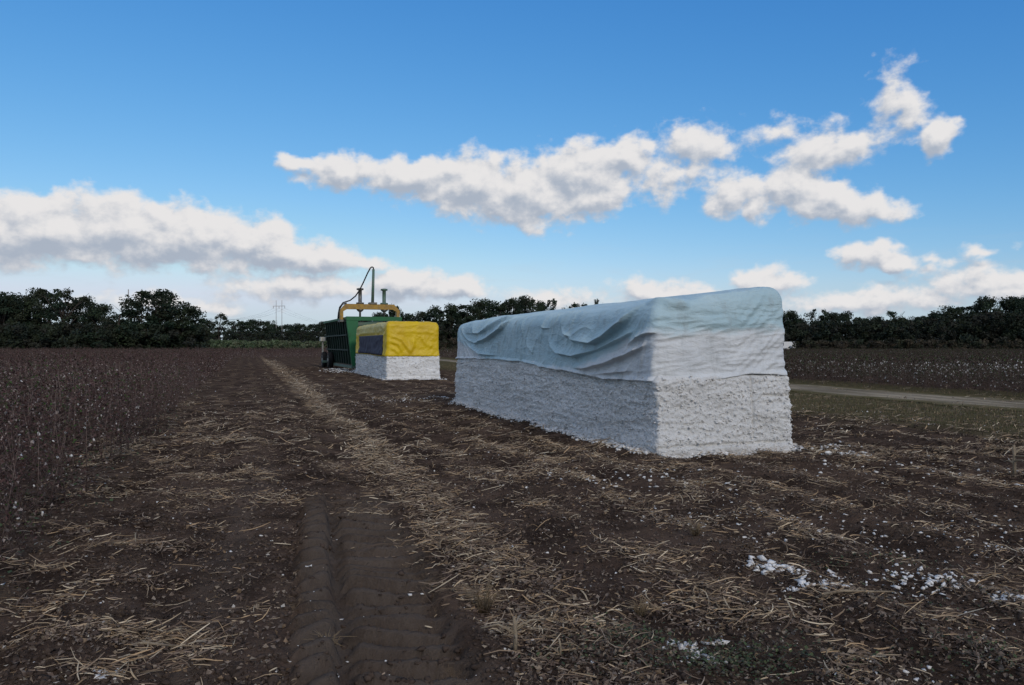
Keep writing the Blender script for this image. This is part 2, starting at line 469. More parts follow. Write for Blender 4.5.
def ico():
    p = (1 + 5 ** 0.5) / 2
    v = np.array([(-1, p, 0), (1, p, 0), (-1, -p, 0), (1, -p, 0), (0, -1, p), (0, 1, p), (0, -1, -p), (0, 1, -p), (p, 0, -1), (p, 0, 1), (-p, 0, -1), (-p, 0, 1)], float)
    v /= np.linalg.norm(v[0])
    f = np.array([(0, 11, 5), (0, 5, 1), (0, 1, 7), (0, 7, 10), (0, 10, 11), (1, 5, 9), (5, 11, 4), (11, 10, 2), (10, 7, 6), (7, 1, 8), (3, 9, 4), (3, 4, 2), (3, 2, 6), (3, 6, 8), (3, 8, 9), (4, 9, 5), (2, 4, 11), (6, 2, 10), (8, 6, 7), (9, 8, 1)])
    return v, f


ICO_V, ICO_F = ico()


def gp(px, py):                                 # ground point under a pixel
    Y = CAM_H * 770 / (py - 345)
    return (px - 512) / 770 * Y, Y


def spots(n, y0, y1, power=1.0, lim=0.74):
    """points on the visible field; density falls off with distance by `power`"""
    u = rng.random(n)
    if power == 2: y = 1 / (1 / y0 + u * (1 / y1 - 1 / y0)) if False else y0 * (y1 / y0) ** u
    else: y = np.sqrt(y0 ** 2 + u * (y1 ** 2 - y0 ** 2))
    x = (rng.random(n) * 2 - 1) * lim * y + (rng.random(n) - 0.5) * 1.0
    return x, y


def litter_density(x, y):
    s, t = xy2st(x, y)
    wob = 0.25 * perlin(t / 1.8, s * 0 + 2.0)
    lu, lv = track_uv(x, y)
    d = 0.06 + 0 * x
    bandc = 1.72 + 0.016 * np.clip(t, 0, 40) + wob * 0.8
    d = np.maximum(d, 1.1 * np.exp(-((s - bandc) / 0.27) ** 2) * (0.55 + 0.7 * sstep(-0.3, 0.3, perlin(x / 0.6, y / 0.6, 8))))
    left = sstep(0.1, -0.35, s) * (1 - sstep(14, 26, t))
    d = np.maximum(d, left * 0.85 * sstep(0.10, 0.5, perlin(x / 1.1 + 4.3, y / 0.55, 3)))
    up = sstep(7.6, 9.5, t) * sstep(1.7, 1.2, s)
    d = np.maximum(d, up * 0.5 * sstep(0.0, 0.45, perlin(x / 1.0, y / 0.7, 15)))
    rows = np.exp(-(((s - 2.95 + wob + 0.485) % 0.97 - 0.485) / 0.19) ** 2)
    right = sstep(2.4, 3.0, s)
    d = np.maximum(d, right * rows * 0.95 * sstep(-0.3, 0.3, perlin(x / 0.8, y / 0.8, 12)))
    d = np.maximum(d, right * 0.55 * sstep(0.2, 0.5, perlin(x / 1.6, y / 0.9, 31)))
    inr = (1 - sstep(0.5, 0.62, np.abs(lu - 0.05))) * (1 - sstep(2.6, 5.0, lv + 1.2 * perlin(x / 0.7, y / 0.7, 61)))
    d = d * (1 - 0.93 * inr)
    d = d * sstep(-2.6, -1.9, s) * (1 - 0.5 * sstep(13, 16, s))
    mod = (s > 6.0) & (s < 8.5) & (t > 10.6) & (t < 22.5)
    mod2 = (s > 6.7) & (s < 9.4) & (t > 38) & (t < 50)
    return np.where(mod | mod2, 0, d)


def keep(x, y, k=1.0):
    m = rng.random(len(x)) < litter_density(x, y) * k
    return x[m], y[m]


def straw_mesh(x, y, lmin, lmax, wmin, wmax, lift=0.03, transverse=0.5, pal=None, prism=True):
    n = len(x)
    s, t = xy2st(x, y)
    th = rng.random(n) * np.pi
    tr = rng.random(n) < transverse
    th = np.where(tr, AL + rng.normal(size=n) * 0.45, th)
    L = lmin + (lmax - lmin) * rng.random(n) ** 2.2
    W = wmin + (wmax - wmin) * rng.random(n)
    z = ground_z(x, y) + 0.004 + lift * rng.random(n) ** 2
    tilt = rng.normal(size=n) * 0.24
    k = np.array([-0.5, -0.1, 0.22, 0.5])
    bend = rng.normal(size=n) * 0.10 * L
    bz = rng.normal(size=n) * 0.05 * L
    px = []
    for a in k:
        o = bend * (1 - (2 * a) ** 2)
        cx = x + np.cos(th) * a * L - np.sin(th) * o
        cy = y + np.sin(th) * a * L + np.cos(th) * o
        cz = z + np.sin(tilt) * a * L + bz * (1 - (2 * a) ** 2)
        cz = np.maximum(cz, ground_z(cx, cy, 0.05) + 0.003)
        px.append(np.stack([cx, cy, cz], -1))
    side = np.stack([-np.sin(th), np.cos(th), 0 * th], -1) * W[:, None] / 2
    up = np.array([0, 0, 1.0])[None] * W[:, None] * 0.6
    rings = []
    for i, p in enumerate(px):
        q = 0.55 if i in (0, 3) else 1.0
        rings.append(np.stack([p - side * q, p + side * q, p + up * q], 1) if prism else np.stack([p - side * q, p + side * q + up * 0.4], 1))
    V = np.stack(rings, 1)                       # n, 4, m, 3
    m = V.shape[2]
    base = (np.arange(n) * 4 * m)[:, None, None]
    loc = []
    for i in range(3):
        for j in range(m if prism else 1):
            a, b2 = i * m + j, i * m + (j + 1) % m
            loc.append((a, b2, b2 + m, a + m))
    Fq = (base + np.array(loc)[None]).reshape(-1, 4)
    c = np.array(pal)[rng.integers(0, len(pal), n)] * (0.5 + 0.8 * rng.random(n))[:, None]
    return V.reshape(-1, 3), Fq, np.repeat(c, 4 * m, 0)


def join(parts):
    V, Fs, C, b = [], [], [], 0
    for v, f, c in parts:
        V.append(v); Fs.append(f + b); C.append(c); b += len(v)
    return np.concatenate(V), np.concatenate(Fs), np.concatenate(C)


PAL_STRAW = [(0.44, 0.34, 0.225), (0.33, 0.245, 0.16), (0.56, 0.465, 0.335), (0.20, 0.145, 0.10), (0.39, 0.27, 0.16), (0.14, 0.10, 0.072), (0.25, 0.19, 0.14)]
PAL_GREY = [(0.20, 0.15, 0.115), (0.14, 0.10, 0.076), (0.27, 0.215, 0.17), (0.10, 0.07, 0.055)]


def clumps(n, y0, y1, lo, hi, sx, sy, power=1):
    cx, cy = keep(*spots(n, y0, y1, power))
    k = rng.integers(lo, hi, len(cx)); cx = np.repeat(cx, k); cy = np.repeat(cy, k)
    q = np.repeat(0.5 + rng.random(len(k)), k)
    a, b_ = rng.normal(size=len(cx)) * sx * q, rng.normal(size=len(cx)) * sy * q
    return cx + CA * a - SA * b_, cy + SA * a + CA * b_


pp = []
x, y = keep(*spots(19000, 3.0, 13, 1))
pp.append(straw_mesh(x, y, 0.03, 0.30, 0.003, 0.008, 0.035, 0.25, PAL_STRAW))
x, y = clumps(2300, 3.0, 14, 6, 34, 0.15, 0.09)
pp.append(straw_mesh(x, y, 0.02, 0.19, 0.0035, 0.010, 0.06, 0.25, PAL_STRAW))
x, y = keep(*spots(60000, 3.0, 13, 1))
pp.append(straw_mesh(x, y, 0.02, 0.13, 0.003, 0.009, 0.03, 0.1, PAL_GREY))
x, y = keep(*spots(40000, 12, 55, 2))
pp.append(straw_mesh(x, y, 0.10, 0.42, 0.008, 0.018, 0.03, 0.5, PAL_STRAW[:5] + PAL_GREY[:2], False))
x, y = clumps(3600, 12, 60, 4, 22, 0.28, 0.12, 2)
pp.append(straw_mesh(x, y, 0.08, 0.34, 0.010, 0.022, 0.06, 0.3, PAL_STRAW, False))
# the windrow of straw beside the wheel track, thinning with distance
n = 6200; t = 4.4 + 30 * rng.random(n) ** 1.35
gapn = sstep(-0.35, 0.15, perlin(t / 0.9, t * 0 + 4.0))
s = 1.72 + 0.016 * t + 0.2 * perlin(t / 1.8, t * 0 + 2.0) + rng.normal(size=n) * (0.13 + 0.16 * rng.random(n))
m = rng.random(n) < 0.12 + 0.88 * gapn
x, y = st2xy(s[m], t[m])
q = y > 12
pp.append(straw_mesh(x[~q], y[~q], 0.02, 0.17, 0.0035, 0.011, 0.09, 0.2, PAL_STRAW + PAL_GREY[:2]))
pp.append(straw_mesh(x[q], y[q], 0.08, 0.34, 0.009, 0.020, 0.08, 0.25, PAL_STRAW, False))
n = 1200; t = 32 + 62 * rng.random(n) ** 1.2
s = 1.72 + 0.016 * 40 + 0.25 * perlin(t / 2.5, t * 0 + 2.0) + rng.normal(size=n) * 0.30
x, y = st2xy(s, t)
pp.append(straw_mesh(x, y, 0.12, 0.5, 0.015, 0.035, 0.07, 0.25, PAL_STRAW, False))
# trodden heaps of straw
for px, py, n, sx, sy in ((150, 628, 260, .22, .10), (185, 652, 160, .16, .08), (20, 566, 150, .22, .07), (40, 603, 130, .18, .07), (120, 545, 140, .30, .07), (95, 672, 120, .14, .07), (365, 508, 110, .16, .07), (432, 545, 170, .14, .16),
                          (476, 595, 230, .13, .12), (600, 500, 120, .3, .12), (660, 560, 130, .22, .12), (545, 470, 140, .5, .2), (700, 600, 240, .22, .12), (760, 622, 220, .22, .10), (810, 600, 130, .2, .1), (520, 625, 100, .12, .08), (905, 505, 110, .4, .15),
                          (960, 620, 150, .18, .1), (1000, 575, 120, .2, .1), (790, 540, 130, .4, .15), (280, 505, 70, .25, .06), (215, 480, 120, .35, .10), (330, 425, 150, .4, .3), (860, 665, 120, .16, .08)):
    n = int(n * 0.7); cx, cy = gp(px, py); a_, b_ = rng.normal(size=n) * sx, rng.normal(size=n) * sy
    pp.append(straw_mesh(cx + a_, cy + b_, 0.02, 0.22, 0.0035, 0.011, 0.07, 0.3, PAL_STRAW + PAL_GREY[:2]))
V, Fq, C = join(pp)
tag(link('straw_litter', mesh_np('straw_litter', V, Fq, M['litter'], False, C)), 'tan broken straw and stalk litter scattered over the brown soil', 'straw', kind='stuff')

# broken leaves, hulls and bark flakes
x, y = spots(230000, 3.0, 26, 2)
m = rng.random(len(x)) < np.clip(litter_density(x, y) * 0.8 + 0.13, 0, 1) * (litter_density(x, y) > 0.008)
x, y = x[m], y[m]
n = len(x)
sz = (0.006 + 0.017 * rng.random(n) ** 2) * (1 + 0.35 * sstep(8, 20, y))
B = rng.normal(size=(n, 3, 3)); u = B[:, 0] * np.array([1, 1, 0.45]); v = B[:, 1] * np.array([1, 1, 0.45])
u /= np.linalg.norm(u, axis=1)[:, None]; v -= (u * v).sum(1)[:, None] * u; v /= np.linalg.norm(v, axis=1)[:, None]
nn = np.cross(u, v); c0 = np.stack([x, y, ground_z(x, y) + 0.008 + 0.012 * rng.random(n)], -1)
u = u * sz[:, None]; v = v * (sz * (0.4 + 0.6 * rng.random(n)))[:, None]; nn = nn * (sz * 0.5)[:, None]
V = np.stack([c0 - u, c0 - v + nn * 0.6, c0 + u, c0 + v + nn], 1)
tri = (np.arange(n) * 4)[:, None, None] + np.array([(0, 1, 2), (0, 2, 3)])[None]
pal = np.array([(0.17, 0.135, 0.11), (0.11, 0.08, 0.064), (0.25, 0.20, 0.15), (0.075, 0.055, 0.045), (0.36, 0.33, 0.29), (0.20, 0.14, 0.09)])
C = np.repeat(pal[rng.choice(6, n, p=[.27, .27, .13, .20, .015, .115])] * (0.7 + 0.6 * rng.random(n))[:, None], 4, 0)
tag(link('leaf_litter', mesh_np('leaf_litter', V, tri.reshape(-1, 3), M['litter'], False, C)), 'grey and brown crumbs of leaf and hull over the field', 'leaf litter', kind='stuff')


def lumps(name, x, y, r, mat, squash=(0.5, 0.9), jit=0.35, dz=0.2, z=None):
    n = len(x)
    D = 1 + jit * rng.normal(size=(n, 12))
    V = ICO_V[None] * D[..., None]
    sc = np.stack([0.7 + 0.7 * rng.random(n), 0.7 + 0.7 * rng.random(n), squash[0] + (squash[1] - squash[0]) * rng.random(n)], -1)
    V = V * sc[:, None] * np.asarray(r)[:, None, None]
    a = rng.random(n) * 6.283; ca, sa = np.cos(a)[:, None], np.sin(a)[:, None]
    V = np.stack([V[..., 0] * ca - V[..., 1] * sa, V[..., 0] * sa + V[..., 1] * ca, V[..., 2]], -1)
    if z is None: z = ground_z(x, y)
    V = V + np.stack([x, y, z + dz * np.asarray(r)], -1)[:, None]
    Ft = (np.arange(n) * 12)[:, None, None] + ICO_F[None]
    return mesh_np(name, V, Ft.reshape(-1, 3), mat, True)


x, y = spots(52000, 3.0, 20, 2)
s, t = xy2st(x, y); lu, lv = track_uv(x, y)
m = (s > -2.3) & (s < 14) & ~((s > 6) & (s < 8.5) & (t > 10.6) & (t < 22.5)) & (rng.random(len(x)) < 0.25 + 0.75 * sstep(-.1, .4, perlin(x / 1.1, y / 1.1, 7)))
m &= ~((np.abs(lu) < 0.5) & (lv < 3.8) & (rng.random(len(x)) < 0.55))
x, y = x[m], y[m]
tag(link('soil_clods', lumps('soil_clods', x, y, 0.006 + 0.022 * rng.random(len(x)) ** 3, M['clod'], dz=0.1)), 'dark crumbled soil clods lying over the field', 'soil clods', kind='stuff')


def at(px, Y, py=None):                         # bearing seen in the photograph, distance ahead -> ground point
    X = (px - 512) / 770 * Y
    return (X, Y) if py is None else (X, Y, CAM_H + (345 - py) / 770 * Y)


# loose cotton lint lying about
LX, LY, LR = [], [], []


def lint_pile(px, py, n, spread, r):
    cx, cy = gp(px, py)
    LX.append(cx + rng.normal(size=n) * spread); LY.append(cy + rng.normal(size=n) * spread * 0.8); LR.append(r * (0.3 + 0.8 * rng.random(n)))


for a in ((685, 645, 50, .055, .020), (700, 654, 30, .05, .018), (718, 637, 22, .03, .019), (692, 663, 10, .07, .012), (765, 568, 40, .09, .026), (790, 570, 34, .08, .026),
          (815, 588, 46, .11, .026), (925, 580, 90, .24, .022), (915, 590, 30, .24, .014), (1010, 601, 36, .07, .026), (775, 515, 30, .3, .016), (880, 535, 40, .35, .016),
          (950, 520, 40, .5, .016), (845, 455, 40, .25, .03), (835, 448, 40, .2, .03), (107, 672, 24, .04, .018), (720, 530, 30, .3, .015), (330, 640, 6, .03, .01), (590, 480, 60, .5, .02),
          (690, 478, 60, .5, .02), (412, 402, 40, .5, .022), (395, 400, 30, .45, .022), (450, 398, 60, .5, .03), (980, 470, 40, .6, .02), (900, 470, 60, .8, .022), (1000, 545, 40, .3, .016)):
    lint_pile(*a)
x, y = spots(15000, 3.2, 34, 2)
s, t = xy2st(x, y)
w = np.where(s > 2.6, 0.16 + 0.5 * sstep(0.0, 0.5, perlin(x / 1.4, y / 1.4, 41)), 0.06) * (s > -1.9) * (s < 16)
w = np.where((s > 6.0) & (s < 8.5) & (t > 10.6) & (t < 22.5), 0, w)
m = rng.random(len(x)) < w
LX.append(x[m]); LY.append(y[m]); LR.append((0.003 + 0.010 * rng.random(m.sum()) ** 2.5) * (1 + 0.6 * sstep(8, 25, y[m])))
# crumbled cotton along the feet of the two stacks
for (s0, s1, t0, t1, k, rr) in ((6.0, 8.5, 10.62, 22.5, 5600, 0.032), (6.65, 9.45, 38.2, 49.8, 900, 0.045)):
    n = k; side = rng.random(n)
    ss = np.where(side < 0.62, s0 - np.abs(rng.normal(size=n)) * 0.11, s0 + rng.random(n) * (s1 - s0 + 0.2))
    ts = np.where(side < 0.62, t0 + rng.random(n) * (t1 - t0), t0 - np.abs(rng.normal(size=n)) * 0.12)
    r_ = side > 0.93
    ss = np.where(r_, s1 + np.abs(rng.normal(size=n)) * 0.15, ss); ts = np.where(r_, t0 + rng.random(n) * (t1 - t0), ts)
    a, b_ = st2xy(ss, ts); LX.append(a); LY.append(b_); LR.append(rr * (0.35 + 0.9 * rng.random(n) ** 2))
# drift spilled behind the second stack, towards the machine
n = 260; ss = 6.2 + rng.normal(size=n) * 0.6; ts = 49.5 + rng.random(n) * 8
a, b_ = st2xy(ss, ts); LX.append(a); LY.append(b_); LR.append(0.02 + 0.035 * rng.random(n))
x, y, r = np.concatenate(LX), np.concatenate(LY), np.concatenate(LR)
tag(link('cotton_lint', lumps('cotton_lint', x, y, r, M['lint'], (0.3, 0.8), 0.60, 0.35)), 'white wisps of loose cotton lint strewn over the soil', 'cotton lint', kind='stuff')

# low green weeds in the right foreground, short dry grass along the track
def blades(x, y, hmin, hmax, wmul, pal, lean=0.5):
    n = len(x); h = hmin + (hmax - hmin) * rng.random(n) ** 1.6; a = rng.random(n) * 6.283
    d = np.stack([np.cos(a), np.sin(a), 0 * a], -1); p = np.stack([-np.sin(a), np.cos(a), 0 * a], -1) * (h * wmul)[:, None]
    b0 = np.stack([x, y, ground_z(x, y) - 0.005], -1); l = (rng.random(n) * lean * h)[:, None]
    mid = b0 + d * l * 0.35 + np.array([0, 0, 1.0]) * (h * 0.6)[:, None]; tip = b0 + d * l + np.array([0, 0, 1.0]) * (h * (1 - 0.3 * rng.random(n)))[:, None]
    V = np.stack([b0 - p * 0.6, b0 + p * 0.6, mid - p, mid + p, tip], 1)
    q4 = (np.arange(n) * 5)[:, None] + np.array([0, 1, 3, 2])[None]
    t3 = (np.arange(n) * 5)[:, None] + np.array([2, 3, 4])[None]
    c = np.array(pal)[rng.integers(0, len(pal), n)] * (0.7 + 0.6 * rng.random(n))[:, None]
    return V.reshape(-1, 3), [q4, t3], np.repeat(c, 5, 0)


def weed_leaves(x, y, size, pal, hmax):
    n = len(x); a = rng.random(n) * 6.283; sz = size * (0.5 + rng.random(n)); el = rng.random(n) * 0.7
    u = np.stack([np.cos(a) * np.cos(el), np.sin(a) * np.cos(el), np.sin(el)], -1) * sz[:, None]
    v = np.stack([-np.sin(a), np.cos(a), rng.normal(size=n) * 0.2], -1) * (sz * 0.38)[:, None]
    b0 = np.stack([x, y, ground_z(x, y) + hmax * rng.random(n) ** 1.5], -1)
    V = np.stack([b0, b0 + u * 0.5 - v, b0 + u, b0 + u * 0.5 + v + np.array([0, 0, .003])], 1)
    t3 = ((np.arange(n) * 4)[:, None, None] + np.array([(0, 1, 2), (0, 2, 3)])[None]).reshape(-1, 3)
    c = np.array(pal)[rng.integers(0, len(pal), n)] * (0.7 + 0.6 * rng.random(n))[:, None]
    return V.reshape(-1, 3), t3, np.repeat(c, 4, 0)


GR = [(0.048, 0.070, 0.028), (0.034, 0.050, 0.022), (0.070, 0.088, 0.036), (0.10, 0.090, 0.055), (0.06, 0.048, 0.034)]
pts = []
for px, py, n, sx, sy in ((735, 655, 1000, .20, .13), (690, 668, 260, .18, .08), (800, 668, 160, .3, .12), (860, 560, 220, .3, .12), (640, 640, 260, .12, .1), (930, 600, 240, .5, .3), (990, 660, 420, .25, .2), (600, 655, 250, .2, .15)):
    cx, cy = gp(px, py); pts.append((cx + rng.normal(size=n) * sx, cy + rng.normal(size=n) * sy))
x = np.concatenate([p[0] for p in pts]); y = np.concatenate([p[1] for p in pts])
V, t3, C = weed_leaves(x, y, 0.020, GR, 0.05)
tag(link('low_weeds', mesh_np('low_weeds', V, t3, M['weed'], False, C)), 'small green weeds creeping between straw in the right foreground', 'weeds', kind='stuff')
n = 9000
ts = 4.0 + 15 * rng.random(n) ** 1.3; ss = -1.35 - 2.6 * rng.random(n) ** 0.8
m = rng.random(n) < sstep(-0.25, 0.35, perlin(ss / 0.8, ts / 0.8, 91))
x, y = st2xy(ss[m], ts[m])
V, t3, C = weed_leaves(x, y, 0.034, GR + [(0.075, 0.05, 0.04), (0.05, 0.036, 0.03), (0.09, 0.07, 0.055)], 0.38)
tag(link('edge_weeds', mesh_np('edge_weeds', V, t3, M['weed'], False, C)), 'dark low weeds under the near edge of the left cotton field', 'weeds', kind='stuff')
n = 60000
ss = 12.5 + rng.random(n) * 7.0; ts = 6 + 60 * rng.random(n) ** 1.3
m = (rng.random(n) < sstep(12.5, 15.0, ss + 1.2 * perlin(ss / 2, ts / 2)) * (0.35 + 0.65 * sstep(-.2, .3, perlin(ss / .9, ts / 1.6, 5)))) & (ss < 19.3 + 0.5 * rng.normal(size=n))
ss, ts = ss[m], ts[m]
ss = np.concatenate([ss, 24.0 + np.abs(rng.normal(size=5000)) * 0.5]); ts = np.concatenate([ts, 5 + 70 * rng.random(5000)])
x, y = st2xy(ss, ts)
V, fs, C = blades(x, y, 0.03, 0.13, 0.06, [(0.15, 0.12, 0.065), (0.10, 0.09, 0.045), (0.085, 0.088, 0.038), (0.21, 0.16, 0.095), (0.12, 0.088, 0.055)], 0.9)
tag(link('dry_grass', mesh_np('dry_grass', V, fs, M['weed'], False, C)), 'short browning grass strip beside the dirt track', 'grass', kind='stuff')


# ------------------------------------------------------------------ stubs, stalks and tufts left standing in the foreground
def stub(px, py, label, kind, group=None, sc=1.0, seed=0):
    r = random.Random(seed); cx, cy = gp(px, py)
    z = float(ground_z(np.array([cx]), np.array([cy]))[0]) - 0.01
    mb = MB(); cs = []
    if kind == 'stalk':
        h = 0.17 * sc
        mb.tube([(0, 0, 0), (0.004, 0.0, h * 0.5), (-0.006, 0, h)], [0.011 * sc, 0.009 * sc, 0.007 * sc], 7)
        for k in range(5):
            a = r.uniform(0, 6.28); L = r.uniform(0.09, 0.24) * sc; z0 = r.uniform(0.03, 0.13) * sc; e = r.uniform(-0.05, 0.5)
            mb.tube([(0, 0, z0), (math.cos(a) * L * .5, math.sin(a) * L * .5, z0 + L * .5 * e + 0.012), (math.cos(a) * L, math.sin(a) * L, max(0.012, z0 + L * e * .6 - 0.02))], [0.006 * sc, 0.005 * sc, 0.003 * sc], 5)
        return place_stub('broken_stalk', mb, M['dead_wood'], cx, cy, z, label, 'stalk', group)
    if kind == 'branch':
        L = sc; a = r.uniform(-.25, .25)
        p = [(-.5 * L, 0, .03), (-.2 * L, .02 * L, .05), (.1 * L, .0, .045), (.5 * L, .03 * L, .035)]
        mb.tube(p, [0.011, 0.010, 0.008, 0.005], 7)
        mb.tube([(-.05 * L, .01 * L, .045), (.08 * L, .12 * L, .05), (.2 * L, .16 * L, .03)], [0.006, 0.005, 0.003], 6)
        o = place_stub('fallen_branch', mb, M['dead_wood'], cx, cy, z, label, 'branch', group); o.rotation_euler.z = a; return o
    n = 60
    for k in range(n):
        a = r.uniform(0, 6.28); L = r.uniform(0.06, 0.22) * sc; le = r.uniform(0.1, 0.9); q = r.uniform(0, 0.025) * sc
        mb.tube([(math.cos(a) * q, math.sin(a) * q, 0), (math.cos(a) * (q + le * L * .35), math.sin(a) * (q + le * L * .35), L * .6), (math.cos(a) * (q + le * L), math.sin(a) * (q + le * L), max(.012, L * (1 - le * .5)))], [0.0022, 0.002, 0.001], 3)
    return place_stub('dry_tuft', mb, M['dead_grass'], cx, cy, z, label, 'dry grass', group)


def place_stub(name, mb, mat, cx, cy, z, label, cat, group):
    o = mb.build(name, mat, None, True); o.location = (cx, cy, z)
    return tag(o, label, cat, group)


M['dead_wood'] = material('dead_wood', worn((0.30, 0.24, 0.165), (0.17, 0.13, 0.09), 14.0, bmp=0.4), rough=0.9)
M['dead_grass'] = material('dead_grass', worn((0.25, 0.185, 0.11), (0.15, 0.105, 0.065), 12.0), rough=0.9)
stub(515, 650, 'broken pale stalk with side twigs, upright right of the tyre track', 'stalk', None, 1.25, 1)
stub(484, 608, 'bushy tan tuft of dry grass on the straw band right of the tyre track', 'tuft', None, 1.4, 2)
stub(327, 645, 'small dry grass tuft in the groove of the tyre track', 'tuft', None, 0.9, 3)
stub(1014, 476, 'tall pale broken stalk standing near the grass strip at far right', 'stalk', None, 2.4, 4)
stub(858, 602, 'long pale fallen branch lying on the dark soil at right', 'branch', None, 0.52, 5)
stub(695, 540, 'dry grass tuft standing on bare soil before the teal covered stack', 'tuft', None, 0.9, 6)
stub(155, 640, 'thick forked dead branch among the straw at lower left', 'branch', None, 0.34, 7)
stub(640, 612, 'leaning dry tuft left of the green weeds', 'tuft', None, 0.8, 8)
stub(560, 655, 'low twiggy stub right of the upright broken stalk', 'stalk', None, 0.7, 9)


# ------------------------------------------------------------------ cotton stacks and their tarps
def round_rect(hx, hy, r, n):
    segs = [(2 * (hx - r), 'l'), (math.pi / 2 * r, 'a')] * 1
    lx, ly, la = 2 * (hx - r), 2 * (hy - r), math.pi / 2 * r
    tot = 2 * (lx + ly) + 4 * la
    d = np.arange(n) / n * tot
    P = np.zeros((n, 2)); N = np.zeros((n, 2))
    start = 0
    for i, (ln, p0, dr, nr, ce, a0) in enumerate(((lx, (-hx + r, -hy), (1, 0), (0, -1), (hx - r, -hy + r), -90), (ly, (hx, -hy + r), (0, 1), (1, 0), (hx - r, hy - r), 0),
                                                  (lx, (hx - r, hy), (-1, 0), (0, 1), (-hx + r, hy - r), 90), (ly, (-hx, hy - r), (0, -1), (-1, 0), (-hx + r, -hy + r), 180))):
        m = (d >= start) & (d < start + ln); e = (d - start)[m][:, None]
        P[m] = np.array(p0) + e * np.array(dr); N[m] = nr; start += ln
        m = (d >= start) & (d < start + la); a = R(a0) + (d - start)[m] / r
        N[m] = np.stack([np.cos(a), np.sin(a)], -1); P[m] = np.array(ce) + r * N[m]; start += la
    return P, N


def shell(hx, hy, rc, n, zlow, zs, bin_, bup, crown, nside, nbev, ntop, tilt, batter):
    """rings from the lower edge up the walls, over the rounded shoulder and in to the ridge"""
    P, N = round_rect(hx, hy, rc, n)
    Vs, Ns = [], []
    ztop = zs + bup
    def ring(z, ins, phi):
        iy = np.where(P[:, 1] > 0, ins * 0.45, ins)
        k = np.stack([P[:, 0] * (hx - ins) / hx, P[:, 1] * (hy - iy) / hy], -1)
        zz = np.broadcast_to(z, (n,)).astype(float)
        k = k * (1 + batter * (1 - zz / ztop))[:, None]
        zz = zz + tilt * k[:, 0] / hx * np.clip(zz / ztop, 0, 1) ** 2
        Vs.append(np.concatenate([k, zz[:, None]], 1))
        Ns.append(np.concatenate([N * math.cos(phi), np.full((n, 1), math.sin(phi))], 1))
    for i in range(nside + 1):
        f = i / nside; ring(zlow + (zs - zlow) * f, 0.0, 0.0)
    for i in range(1, nbev + 1):
        a = math.pi / 2 * i / nbev; ring(zs + bup * math.sin(a), bin_ * (1 - math.cos(a)), a)
    for i in range(1, ntop + 1):
        f = i / ntop; ring(ztop + crown * (1 - (1 - f) ** 2), bin_ + (hx - bin_ - 0.004) * f, math.pi / 2)
    return np.stack(Vs), np.stack(Ns)


def shell_faces(K, n):
    idx = np.arange(K * n).reshape(K, n); nx = np.roll(idx, -1, 1)
    return np.stack([idx[:-1], nx[:-1], nx[1:], idx[1:]], -1).reshape(-1, 4)


def cotton_body(parent_loc, hx, hy, n, h, name, label, fine, seed, tilt, hem_z):
    V, N = shell(hx, hy, 0.035, n, -0.05, h - 0.45, 0.30, 0.40, 0.03, int(1.9 * fine), 6, 6, tilt, 0.040)
    x, y, z = V[..., 0], V[..., 1], V[..., 2]
    d = 0.030 * fbm(x / 0.9, y / 0.9, z / 0.35 + seed, 3)
    lump = 0.45 - np.abs(perlin(x / 0.17, y / 0.17, z / 0.10 + seed))
    d = d + 0.045 * perlin(x / 2.0, y / 2.0, z / 0.8 + seed) + 0.032 * (0.45 - np.abs(perlin(x / 0.9, y / 0.9, z / 0.14 + seed + 3))) + 0.016 * lump + 0.018 * perlin(x / 0.08, y / 0.08, z / 0.05 + seed) + 0.014 * perlin(x / 0.045, y / 0.045, z / 0.036) + 0.014 * perlin(x / 1.5, y / 1.5, z / 0.07 + seed)
    end = (N[..., 1] < -0.7)
    d = d - 0.05 * np.exp(-((z - 0.17 - 0.015 * perlin(x / 0.3, y / 0.3)) / 0.022) ** 2) * end                       # press line above the ground
    d = d - 0.04 * np.exp(-((x - 0.50 + 0.02 * perlin(z / 0.2, z * 0)) / 0.018) ** 2) * end * sstep(0.1, 0.4, z)
    d = d + 0.035 * np.exp(-((z - 1.14) / 0.05) ** 2) * end * sstep(0.2, -0.5, x) * (0.5 + perlin(x / 0.12, z / 0.1))
    d = d - 0.045 * np.exp(-((z - 0.95 + 0.03 * x) / 0.02) ** 2) * end * sstep(0.55, 0.8, x)
    d = d + 0.05 * sstep(0.14, 0.0, z) * (0.4 + perlin(x / 0.2, y / 0.2, 6))
    if not isinstance(hem_z, float): hem_z = np.where(N[..., 0] < -0.5, np.interp(y, [-5.9, -4.2, -2.85, -1.35, -0.05, 2.0, 5.1, 5.9], [1.26, 1.24, 1.30, 1.36, 1.46, 1.49, 1.45, 1.43]), 1.27)
    inner = sstep(hem_z - 0.05, hem_z + 0.06, z)
    d = d * (1 - inner) - 0.11 * inner
    V = V + N * d[..., None]
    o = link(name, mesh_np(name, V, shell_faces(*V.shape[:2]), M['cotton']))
    o.location = (*parent_loc, 0); o.rotation_euler.z = AL
    tag(o, label, 'cotton module')
    # crumbs of lint standing off the pressed faces
    hz = hem_z if isinstance(hem_z, float) else 1.26
    k, m = np.where((V[..., 2] < hz - 0.02) & (V[..., 2] > 0.02) & (N[..., 1] < 0.5))
    pick = rng.integers(0, len(k), 15000 if fine > 50 else 4000)
    p = V[k[pick], m[pick]] + rng.normal(size=(len(pick), 3)) * 0.012
    r_ = (0.007 + 0.014 * rng.random(len(pick)) ** 2) * (1.0 if fine > 50 else 1.8)
    t_ = link('loose_cotton', lumps('loose_cotton', p[:, 0], p[:, 1], r_, M['lint'], (0.5, 1.0), 0.55, 0.0, p[:, 2]), o)
    t_['kind'] = 'stuff'
    return o


